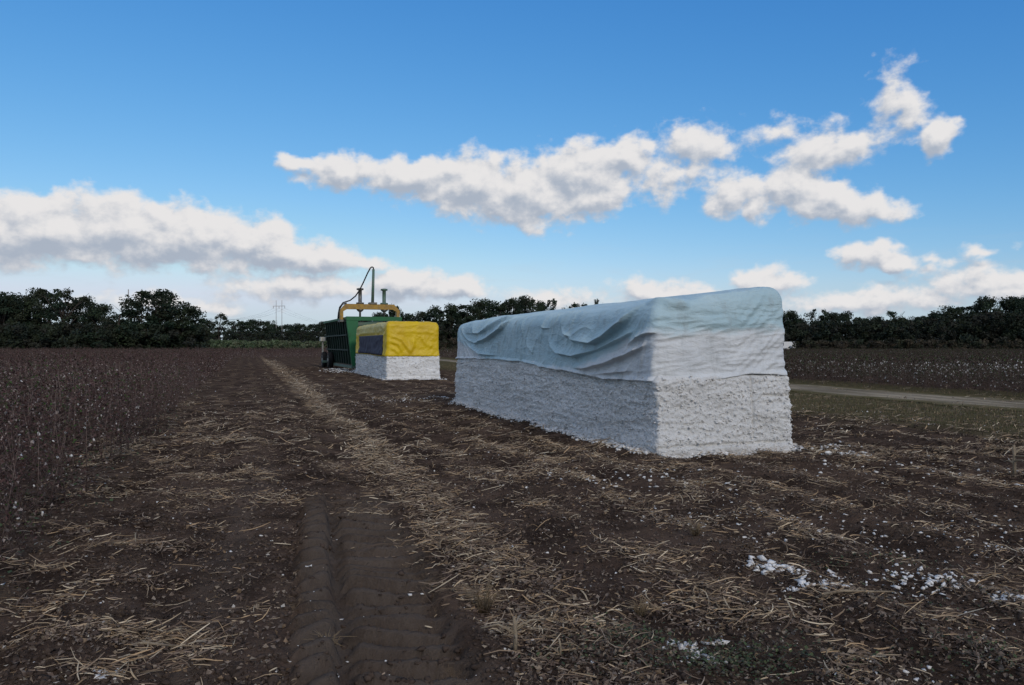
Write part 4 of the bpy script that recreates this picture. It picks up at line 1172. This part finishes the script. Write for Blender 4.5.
tree(889, 196, 309.5, 26, 'airy', 'ragged tree with bare twigs midway along the right wood')
tree(988, 192, 295.5, 30, 'round', 'tallest dense tree of the right wood, near the right edge')


def thicket(name, segs, label, size, pal, dens, seed):
    r = np.random.default_rng(seed); C, Rr = [], []
    for (p0, p1, Y0, Y1, py0, py1, depth) in segs:
        k = int(abs(p1 - p0) * dens)
        for i in range(k):
            f = r.random(); Y = Y0 + (Y1 - Y0) * f + r.normal() * depth; px = p0 + (p1 - p0) * f
            hmax = CAM_H + (345 - (py0 + (py1 - py0) * f)) / 770 * Y
            rad = r.uniform(.5, 1.0) * min(1.4, hmax * .3)
            x, y = at(px, Y); C.append((x, y, rad * .5 + (hmax - rad) * r.random() ** 1.2)); Rr.append(rad)
    V, Ft, c = leaf_cards(np.array(C), np.array(Rr), 46, size, pal, r)
    tag(link(name, mesh_np(name, V, Ft, M['leaf'], False, c)), label, 'undergrowth', kind='stuff')


thicket('undergrowth', [(-90, 205, 156, 158, 320, 326, 6), (195, 345, 330, 340, 331, 331, 10), (330, 620, 205, 205, 322, 316, 8), (600, 770, 205, 200, 320, 322, 8), (760, 1150, 190, 186, 322, 315, 7), (940, 1150, 188, 184, 312, 309, 6)],
        'dark tangled undergrowth at the foot of the woods', 0.34, [(0.016, 0.024, 0.013), (0.021, 0.028, 0.014), (0.022, 0.023, 0.015)], 4.2, 77)
thicket('field_edge_brush', [(790, 1150, 176, 172, 340, 338, 2.5), (400, 470, 188, 188, 338, 338, 3)], 'brownish brush along the far edge of the cotton field', 0.22, [(0.045, 0.038, 0.024), (0.035, 0.038, 0.02), (0.06, 0.047, 0.03)], 1.6, 78)
thicket('tall_weeds', [(206, 292, 205, 215, 340.5, 340, 4), (185, 330, 235, 235, 339.5, 341, 4)], 'pale green tall weeds beyond the left field, below the twin poles', 0.24, [(0.085, 0.115, 0.058), (0.065, 0.095, 0.045), (0.12, 0.135, 0.08)], 4.0, 79)


# ------------------------------------------------------------------ standing cotton
def boll_mesh(r, rad, jit=0.42):
    v = ICO_V * (1 + jit * r.normal(size=(12, 1))) * rad
    return v, ICO_F


def cotton_proto(seed, h, near, bolls, leafy, green=0.0, tint=(1, 1, 1)):
    """returns stalk MB, leaf arrays, list of boll centres"""
    r = random.Random(seed); nr = np.random.default_rng(seed)
    mb = MB(); n = 5 if near else 3
    lean = r.uniform(-.08, .08), r.uniform(-.08, .08)
    top = Vector((lean[0] * h, lean[1] * h, h))
    th = 0.0046 if near else 0.009
    mb.tube([(0, 0, -.03), top * .5 + Vector((r.uniform(-.02, .02), r.uniform(-.02, .02), 0)), top], [th * 1.3, th, th * .4], n)
    ends = []; lv = []
    for k in range(18 if near else 7):
        f = .07 + .88 * (k + r.random()) / (18 if near else 7); a = r.uniform(0, 6.28)
        L = (0.38 * (1 - f) + 0.13) * r.uniform(.6, 1.25); b = top * f
        up = r.uniform(.35, 1.1)
        m_ = b + Vector((math.cos(a), math.sin(a), up * .6)) * L * .5
        e = b + Vector((math.cos(a + .2), math.sin(a + .2), up * .8)) * L
        mb.tube([b, m_, e], [th * .55, th * .42, th * .2], 3)
        ends += [m_, e]
        if near and r.random() < .7:
            a2 = a + r.uniform(-1, 1); e2 = m_ + Vector((math.cos(a2), math.sin(a2), r.uniform(.2, 1))) * L * .4
            mb.tube([m_, e2], [th * .35, th * .15], 3); ends.append(e2)
    nl = int(leafy * (46 if near else 16)); size = .026 if near else .05
    if nl:
        base = np.array([ends[r.randrange(len(ends))][:] for _ in range(nl)]) + nr.normal(size=(nl, 3)) * .03
        u = nr.normal(size=(nl, 3)) - np.array([0, 0, .5]); u /= np.linalg.norm(u, axis=1)[:, None]
        v = nr.normal(size=(nl, 3)); v -= (u * v).sum(1)[:, None] * u; v /= np.linalg.norm(v, axis=1)[:, None]
        s = size * (.5 + nr.random(nl))[:, None]; w = np.cross(u, v) * s * .45
        LV = np.stack([base, base + u * s * .6 - v * s * .5 + w, base + u * s * 1.3, base + u * s * .6 + v * s * .5 + w], 1).reshape(-1, 3)
        LF = ((np.arange(nl) * 4)[:, None, None] + np.array([(0, 1, 2), (0, 2, 3)])[None]).reshape(-1, 3)
        pal = np.array([(0.074, 0.044, 0.040), (0.108, 0.066, 0.060), (0.044, 0.028, 0.026), (0.30, 0.25, 0.225), (0.050, 0.050, 0.030)]) * np.array(tint)
        c = pal[nr.choice(5, nl, p=[.32, .26, .22, .08, .12])]
        if green: c = np.where((nr.random(nl) < green)[:, None], np.array([(0.055, 0.095, 0.03)]), c)
        LC_ = np.repeat(c * (.7 + .6 * nr.random(nl))[:, None], 4, 0)
    else: LV = np.zeros((0, 3)); LF = np.zeros((0, 3), int); LC_ = np.zeros((0, 3))
    bc = [ends[r.randrange(len(ends))] + Vector((0, 0, .01)) for _ in range(bolls)]
    return mb, LV, LF, LC_, bc


def one_mesh(name, seed, h, near, bolls, leafy, brad, green=0.0, tint=(1, 1, 1)):
    mb, LV, LF, LC_, bc = cotton_proto(seed, h, near, bolls, leafy, green, tint)
    r = np.random.default_rng(seed)
    V = [np.array(mb.V)]; q4 = [f for f in mb.F if len(f) == 4]; q3 = [f for f in mb.F if len(f) == 3]
    nv = len(mb.V); tri = [np.array(q3).reshape(-1, 3)]; mt = [np.zeros(len(q3))]
    V.append(LV); tri.append(LF + nv); mt.append(np.ones(len(LF))); nv += len(LV)
    C = [np.ones((len(mb.V), 3)), LC_]
    for b in bc:
        v, f = boll_mesh(r, brad * r.uniform(.6, 1.2)); v = v * np.array([1, 1, 1.2]) + np.array(b[:])
        V.append(v); tri.append(f + nv); mt.append(np.full(len(f), 2)); nv += 12; C.append(np.ones((12, 3)))
    q4 = np.array(q4).reshape(-1, 4)
    midx = np.concatenate([np.zeros(len(q4)), *mt])
    return mesh_np(name, np.concatenate(V), [q4, np.concatenate(tri)], [M['stalk'], M['dryleaf'], M['boll']], False, np.concatenate(C), midx)


# left field: rows of picked, dried plants
ROW = 0.97


def field(s0, s1, t0, t1, gap_near):
    P = []
    k = 0
    while True:
        s = s0 + (1 if s1 > s0 else -1) * ROW * k
        if (s1 > s0 and s > s1) or (s1 < s0 and s < s1): break
        k += 1
        t = t0
        while t < t1:
            x, y = st2xy(s, t); d = math.hypot(x, y)
            P.append((s, t, d)); t += max(gap_near, d * 0.0065) * random.uniform(.6, 1.4)
    a = np.array(P)
    a[:, 0] += rng.normal(size=len(a)) * .16
    x, y = st2xy(a[:, 0], a[:, 1])
    return x, y, a[:, 2]


def in_view(x, y, mg=0.06): return (y > 1.0) & (np.abs(x) < (0.665 + mg) * y + 2.5)


x, y, d = field(-1.95, -130, -3.0, 175, .125)
x2, y2, d2 = field(-1.3, 23.6, 104, 172, .2)
x = np.concatenate([x, x2]); y = np.concatenate([y, y2]); d = np.concatenate([d, d2])
gap = perlin(x / 1.3, y / 1.3, 81) + 0.35 * perlin(x / 0.4, y / 0.4, 83)
sE, tE = xy2st(x, y)
edge_gap = (sE > -3.2) & (tE < 100) & (gap > 0.12 + 0.25 * (-2.2 - sE)) | (gap > 0.62)
m = (y > -3) & (np.abs(x) < 0.74 * np.maximum(y, 0) + 8.0) & (y < 178) & (d > 3.2) & ~edge_gap
x, y, d = x[m], y[m], d[m]
o = np.argsort(np.where((np.abs(x) < 0.69 * y + 0.3) & (y > 2), d, 1000 + d)); x, y, d = x[o], y[o], d[o]
near_n = 300
# the 300 plants nearest the camera, each with its stalk, leaves and bolls
protos = []
bm_r = np.random.default_rng(5)
bv, bf = boll_mesh(bm_r, 0.014)
boll_me = mesh_np('boll', bv, bf, M['boll'], True)
LBL = 'dried reddish brown cotton plant with few white bolls in the near left field'
for k in range(8):
    mb, LV, LF, LC_, bc = cotton_proto(200 + k, 1.22 + .05 * (k % 4), True, k % 3 + (k == 5), 2.3, 0.45 if k == 7 else 0.03)
    e = empty('cotton_plant'); mb.build('stalk', M['stalk'], e, True)
    link('foliage', mesh_np('foliage', LV, LF, M['dryleaf'], False, LC_), e)
    for b in bc:
        bo = link('boll', boll_me, e); bo.location = b; q = random.uniform(.6, 1.15); bo.scale = (q, q, q * random.uniform(1.1, 2.0)); bo.rotation_euler = (random.random(), random.random(), random.random() * 6)
    tag(e, LBL, 'cotton plant', 'cotton plants at the near edge of the left field'); protos.append(e)
for i in range(near_n):
    e = protos[i] if i < 8 else copy_tree(protos[i % 7 if random.random() < .93 else 7])
    q = random.choice((.62, .8, .9, 1.0, 1.05)) * random.uniform(.9, 1.08) * (0.66 + 0.34 * min(1, max(0, (d[i] - 5.5) / 5.0)))
    z = float(ground_z(x[i:i + 1], y[i:i + 1], 0.1)[0])
    e.location = (x[i], y[i], z); e.rotation_euler = (random.gauss(0, .15), random.gauss(0, .15), random.uniform(0, 6.28)); e.scale = (q, q, q)


def scatter(name, x, y, d, protos_near, protos_far, cut, label, smin, smax):
    c = bpy.data.collections.new(name + '_kinds')
    objs = []
    for i, me in enumerate(protos_near + protos_far):
        ob = bpy.data.objects.new('%s_kind_%02d' % (name, i), me); c.objects.link(ob)
    n = len(x); nn, nf = len(protos_near), len(protos_far)
    me = bpy.data.meshes.new(name); me.vertices.add(n)
    z = ground_z(x, y, 0.3)
    me.vertices.foreach_set('co', np.stack([x, y, z], -1).astype(np.float32).ravel())
    idx = np.where(d < cut, rng.integers(0, nn, n), nn + rng.integers(0, nf, n)).astype(np.int32)
    me.attributes.new('kind_index', 'INT', 'POINT').data.foreach_set('value', idx)
    rot = np.stack([rng.normal(size=n) * .13, rng.normal(size=n) * .13, rng.random(n) * 6.283], -1).astype(np.float32)
    me.attributes.new('turn', 'FLOAT_VECTOR', 'POINT').data.foreach_set('vector', rot.ravel())
    sc = (smin + (smax - smin) * rng.random(n)).astype(np.float32)
    me.attributes.new('size', 'FLOAT', 'POINT').data.foreach_set('value', sc)
    o = link(name, me)
    tr = bpy.data.node_groups.new(name + '_scatter', 'GeometryNodeTree')
    tr.interface.new_socket('Geometry', in_out='INPUT', socket_type='NodeSocketGeometry')
    tr.interface.new_socket('Geometry', in_out='OUTPUT', socket_type='NodeSocketGeometry')
    N = tr.nodes; L = tr.links
    gi = N.new('NodeGroupInput'); go = N.new('NodeGroupOutput'); ip = N.new('GeometryNodeInstanceOnPoints'); ci = N.new('GeometryNodeCollectionInfo')
    ci.inputs['Collection'].default_value = c; ci.inputs['Separate Children'].default_value = True; ci.inputs['Reset Children'].default_value = True
    def na(nm, ty):
        q = N.new('GeometryNodeInputNamedAttribute'); q.data_type = ty; q.inputs['Name'].default_value = nm
        return [s for s in q.outputs if s.enabled][0]
    m2p = N.new('GeometryNodeMeshToPoints')
    L.new(gi.outputs[0], ip.inputs['Points']); L.new(ci.outputs[0], ip.inputs['Instance']); ip.inputs['Pick Instance'].default_value = True
    L.new(na('kind_index', 'INT'), ip.inputs['Instance Index']); L.new(na('turn', 'FLOAT_VECTOR'), ip.inputs['Rotation']); L.new(na('size', 'FLOAT'), ip.inputs['Scale'])
    L.new(ip.outputs[0], go.inputs[0]); N.remove(m2p)
    md = o.modifiers.new('scatter', 'NODES'); md.node_group = tr
    return tag(o, label, 'cotton plants', kind='stuff')


pn = [one_mesh('k', 300 + k, 1.18 + .05 * (k % 4), True, (0, 1, 0, 2, 1, 0)[k], 1.6, .013, 0.02) for k in range(6)]
pf = [one_mesh('k', 340 + k, 1.18 + .05 * (k % 4), False, k % 3 == 0, 3.2, .016) for k in range(6)]
scatter('cotton_field', x[near_n:], y[near_n:], d[near_n:], pn, pf, 34, 'reddish brown mass of dried cotton plants covering the left field', .70, 1.08)
x, y, d = field(24.9, 150, 10, 178, .16)
m = in_view(x, y) & (y < 174)
x, y, d = x[m], y[m], d[m]
pn = [one_mesh('k', 400 + k, .92 + .05 * (k % 4), True, (2, 3, 1, 4, 2, 1)[k], 2.6, .020, 0.10, (.70, .80, .70)) for k in range(6)]
pf = [one_mesh('k', 440 + k, .92 + .05 * (k % 4), False, (1, 0, 1, 1, 0, 1)[k], 3.6, .019, 0.05, (.70, .80, .70)) for k in range(6)]
scatter('cotton_field', x, y, d, pn, pf, 40, 'dark unpicked cotton with white bolls covering the field right of the track', .85, 1.1)

# ------------------------------------------------------------------ sky, sun, camera
EXPOSURE = 0.0
SUN_AZ, SUN_EL = 155.0, 27.0                     # clockwise from straight ahead
world = bpy.data.worlds.new('World'); scene.world = world; world.use_nodes = True
world.cycles.sampling_method = 'MANUAL'; world.cycles.sample_map_resolution = 512
n = NT(world.node_tree)
bg = world.node_tree.nodes['Background']; out = world.node_tree.nodes['World Output']
sky = n.new('ShaderNodeTexSky', sky_type='NISHITA', sun_disc=False)
sky.sun_elevation = R(SUN_EL); sky.sun_rotation = R(SUN_AZ); sky.altitude = 50; sky.air_density = 1.0; sky.dust_density = 0.6; sky.ozone_density = 3.0

# clouds: bearing, elevation, half-width, half-height (degrees), thickness
CL = []


def cl(px, py, a, b, w=1.0):
    az = math.degrees(math.atan((px - 512) / 770)); el = math.degrees(math.atan((345 - py) / 770 * math.cos(R(az))))
    k = 57.3 / 770 * math.cos(R(az)) ** 2
    CL.append((az, el, a * k, b * 57.3 / 770 * math.cos(R(az)), w))


for a in ((-10, 236, 100, 40, 1.2), (50, 226, 100, 42, 1.25), (120, 231, 110, 43, 1.25), (190, 236, 100, 38, 1.25), (255, 245, 75, 32, 1.15), (310, 258, 60, 22, 1), (360, 262, 45, 10, .7),
          (300, 287, 95, 20, .75), (405, 284, 55, 20), (455, 286, 40, 16), (235, 290, 50, 14, .55), (350, 292, 60, 10, .6),
          (300, 164, 32, 11, .9), (350, 172, 62, 20), (420, 178, 75, 27, 1.1), (480, 186, 80, 38, 1.15), (530, 196, 75, 40, 1.15), (585, 172, 72, 38, 1.1), (625, 158, 42, 26), (595, 200, 55, 22, .85), (665, 178, 44, 30, .55),
          (692, 140, 36, 28, .7), (712, 150, 40, 22, .55), (700, 168, 26, 18, .6), (736, 194, 38, 26), (758, 206, 24, 18), (798, 186, 40, 30, 1.1), (820, 200, 52, 27), (868, 211, 56, 19, .9),
          (820, 150, 56, 25, .8), (855, 146, 46, 24, .82), (778, 130, 46, 16, .42), (895, 95, 28, 40, .5), (912, 118, 28, 24, .62), (936, 138, 27, 26), (870, 255, 42, 18), (895, 264, 30, 12), (920, 270, 25, 10, .5),
          (765, 285, 46, 22, 1), (655, 291, 60, 17, .8), (550, 300, 60, 14, .7), (720, 300, 90, 14, .7), (880, 300, 110, 16, .75), (985, 281, 66, 20, .85), (160, 305, 120, 14, .5), (930, 262, 40, 8, .4), (850, 296, 90, 12, .6), (550, 296, 60, 10, .45), (1010, 290, 60, 14, .7), (985, 253, 30, 7, .4),
          (-120, 250, 120, 30), (1150, 270, 120, 22, .8), (1230, 180, 90, 30), (-220, 160, 90, 30)):
    cl(*a)

for _az in range(-170, 190, 38):                 # unseen clouds overhead and behind, added for whiter, brighter ambient light
    if abs(_az) > 66: CL.append((_az + 9 * math.sin(_az), 22 + 9 * math.sin(_az * 1.7), 22, 7, 0.9))
    CL.append((_az - 14, 56 + 4 * math.cos(_az * 2.3), 26, 12, 1.1)); CL.append((_az, 76, 30, 12, 1.1))
CL.append((-108, 34, 40, 15, 1.2)); CL.append((-75, 12, 22, 10, 1.2))  # unseen cloud bank at left, added to brighten the stack's left side
g = bpy.data.node_groups.new('cloud_field', 'ShaderNodeTree')
g.interface.new_socket('P', in_out='INPUT', socket_type='NodeSocketVector')
g.interface.new_socket('D', in_out='OUTPUT', socket_type='NodeSocketFloat')
q = NT(g); gi = q.new('NodeGroupInput'); go = q.new('NodeGroupOutput')
P0 = gi.outputs[0]
wn = q.vmath('MULTIPLY_ADD', q.noise(P0, 0.55, 3, 0.5, out=1), (1, 1, 0), (-.5, -.5, 0))
P1 = q.vmath('ADD', P0, q.vmath('MULTIPLY', wn, (2.6, 1.5, 0)))
acc = None
for az, el, a, b, w in CL:
    v = q.vmath('MULTIPLY_ADD', P1, (1 / a, 1 / b, 0), (-az / a, -el / b, 0))
    d = q.math('MULTIPLY_ADD', q.vmath('LENGTH', v), -w, w)
    acc = d if acc is None else q.math('SMOOTH_MAX', acc, d, 0.22)
f1 = q.noise(q.mapping(P0, scale=(1, 1.35, 1)), 0.50, 7, 0.50, 0.1)
f2 = q.noise(q.mapping(P0, scale=(1, 1.3, 1), loc=(13, 5, 0)), 2.4, 6, 0.62)
fb = q.math('ADD', q.math('MULTIPLY', q.math('SUBTRACT', f1, 0.5), 1.35), q.math('MULTIPLY', q.math('SUBTRACT', f2, 0.5), 0.26))
q.put(go.inputs[0], q.math('ADD', acc, fb))

dv = n.new('ShaderNodeTexCoord').outputs['Generated']
sx = n.new('ShaderNodeSeparateXYZ'); n.l.new(dv, sx.inputs[0])
az = n.math('MULTIPLY', n.math('ARCTAN2', sx.outputs[0], sx.outputs[1]), 57.2958)
el = n.math('MULTIPLY', n.math('ARCSINE', sx.outputs[2]), 57.2958)
cx = n.new('ShaderNodeCombineXYZ'); n.l.new(az, cx.inputs[0]); n.l.new(el, cx.inputs[1])
P = cx.outputs[0]


def dens(off):
    gn = n.new('ShaderNodeGroup'); gn.node_tree = g
    n.l.new(n.vmath('ADD', P, (*off, 0)) if off != (0, 0) else P, gn.inputs[0])
    return gn.outputs[0]


d0 = dens((0, 0)); d1 = dens((0.30, 0.72)); 
alpha = n.range(d0, -0.03, 0.46)
relief = n.math('SUBTRACT', d0, d1)
lit = n.range(n.math('ADD', n.math('MULTIPLY', relief, 1.05), n.math('MULTIPLY', n.math('SUBTRACT', d0, 0.4), -0.10)), -0.50, 0.40)
CB = 1.0
ccol = n.mix(lit, (0.40 * CB, 0.455 * CB, 0.545 * CB), (0.80 * CB, 0.785 * CB, 0.785 * CB))
# thin streaks low over the horizon
st_ = n.noise(n.mapping(P, scale=(0.12, 0.8, 1)), 1.0, 7, 0.6, 0.6)
low = n.math('MULTIPLY', n.range(st_, 0.48, 0.72), n.math('MULTIPLY', n.range(el, 9.0, 2.5), 0.30))
SKY_S = 0.096                                    # strength of the sky, then a camera-like colour response per channel
sc3 = n.new('ShaderNodeSeparateColor'); n.l.new(n.mix(1.0, sky.outputs[0], (SKY_S, SKY_S, SKY_S), 'MULTIPLY'), sc3.inputs[0])
cc3 = n.new('ShaderNodeCombineColor')
for i, (ga, am, mx) in enumerate(((1.55, 1.68, 0.72), (0.94, 1.08, 0.76), (0.56, 1.06, 0.88))):
    n.l.new(n.math('MINIMUM', n.math('MULTIPLY', n.math('POWER', sc3.outputs[i], ga), am), mx), cc3.inputs[i])
skymul = cc3.outputs[0]
c0 = n.mix(n.range(el, 6.5, 0.0, 0.0, 0.75), skymul, (0.45, 0.60, 0.69))
c1 = n.mix(low, c0, (0.50, 0.545, 0.61))
alpha = n.math('MULTIPLY', alpha, n.range(el, -1, 0.5))
c2 = n.mix(alpha, c1, ccol)
n.l.new(c2, bg.inputs['Color']); bg.inputs['Strength'].default_value = 1.0

sd = bpy.data.lights.new('sun', 'SUN'); sd.energy = 1.15; sd.angle = R(9); sd.color = (1.0, 0.91, 0.80)
so = bpy.data.objects.new('sun', sd); COL.objects.link(so)
sv = Vector((math.cos(R(SUN_EL)) * math.sin(R(SUN_AZ)), math.cos(R(SUN_EL)) * math.cos(R(SUN_AZ)), math.sin(R(SUN_EL))))
so.rotation_euler = sv.to_track_quat('Z', 'Y').to_euler(); so.location = (20, -40, 30)

cd = bpy.data.cameras.new('camera'); cam = bpy.data.objects.new('camera', cd); COL.objects.link(cam)
cd.lens = F; cd.sensor_width = 36; cd.clip_end = 9000; cd.clip_start = 0.05
cam.location = (0, 0, CAM_H); cam.rotation_euler = (R(90) + math.atan(2.5 / 770), 0, 0)
scene.camera = cam
vs = scene.view_settings
vs.view_transform = 'Standard'; vs.look = 'None'; vs.exposure = EXPOSURE; vs.gamma = 1.0; vs.use_curve_mapping = False
scene.cycles.max_bounces = 5; scene.cycles.diffuse_bounces = 3; scene.cycles.glossy_bounces = 2
scene.cycles.use_denoising = True
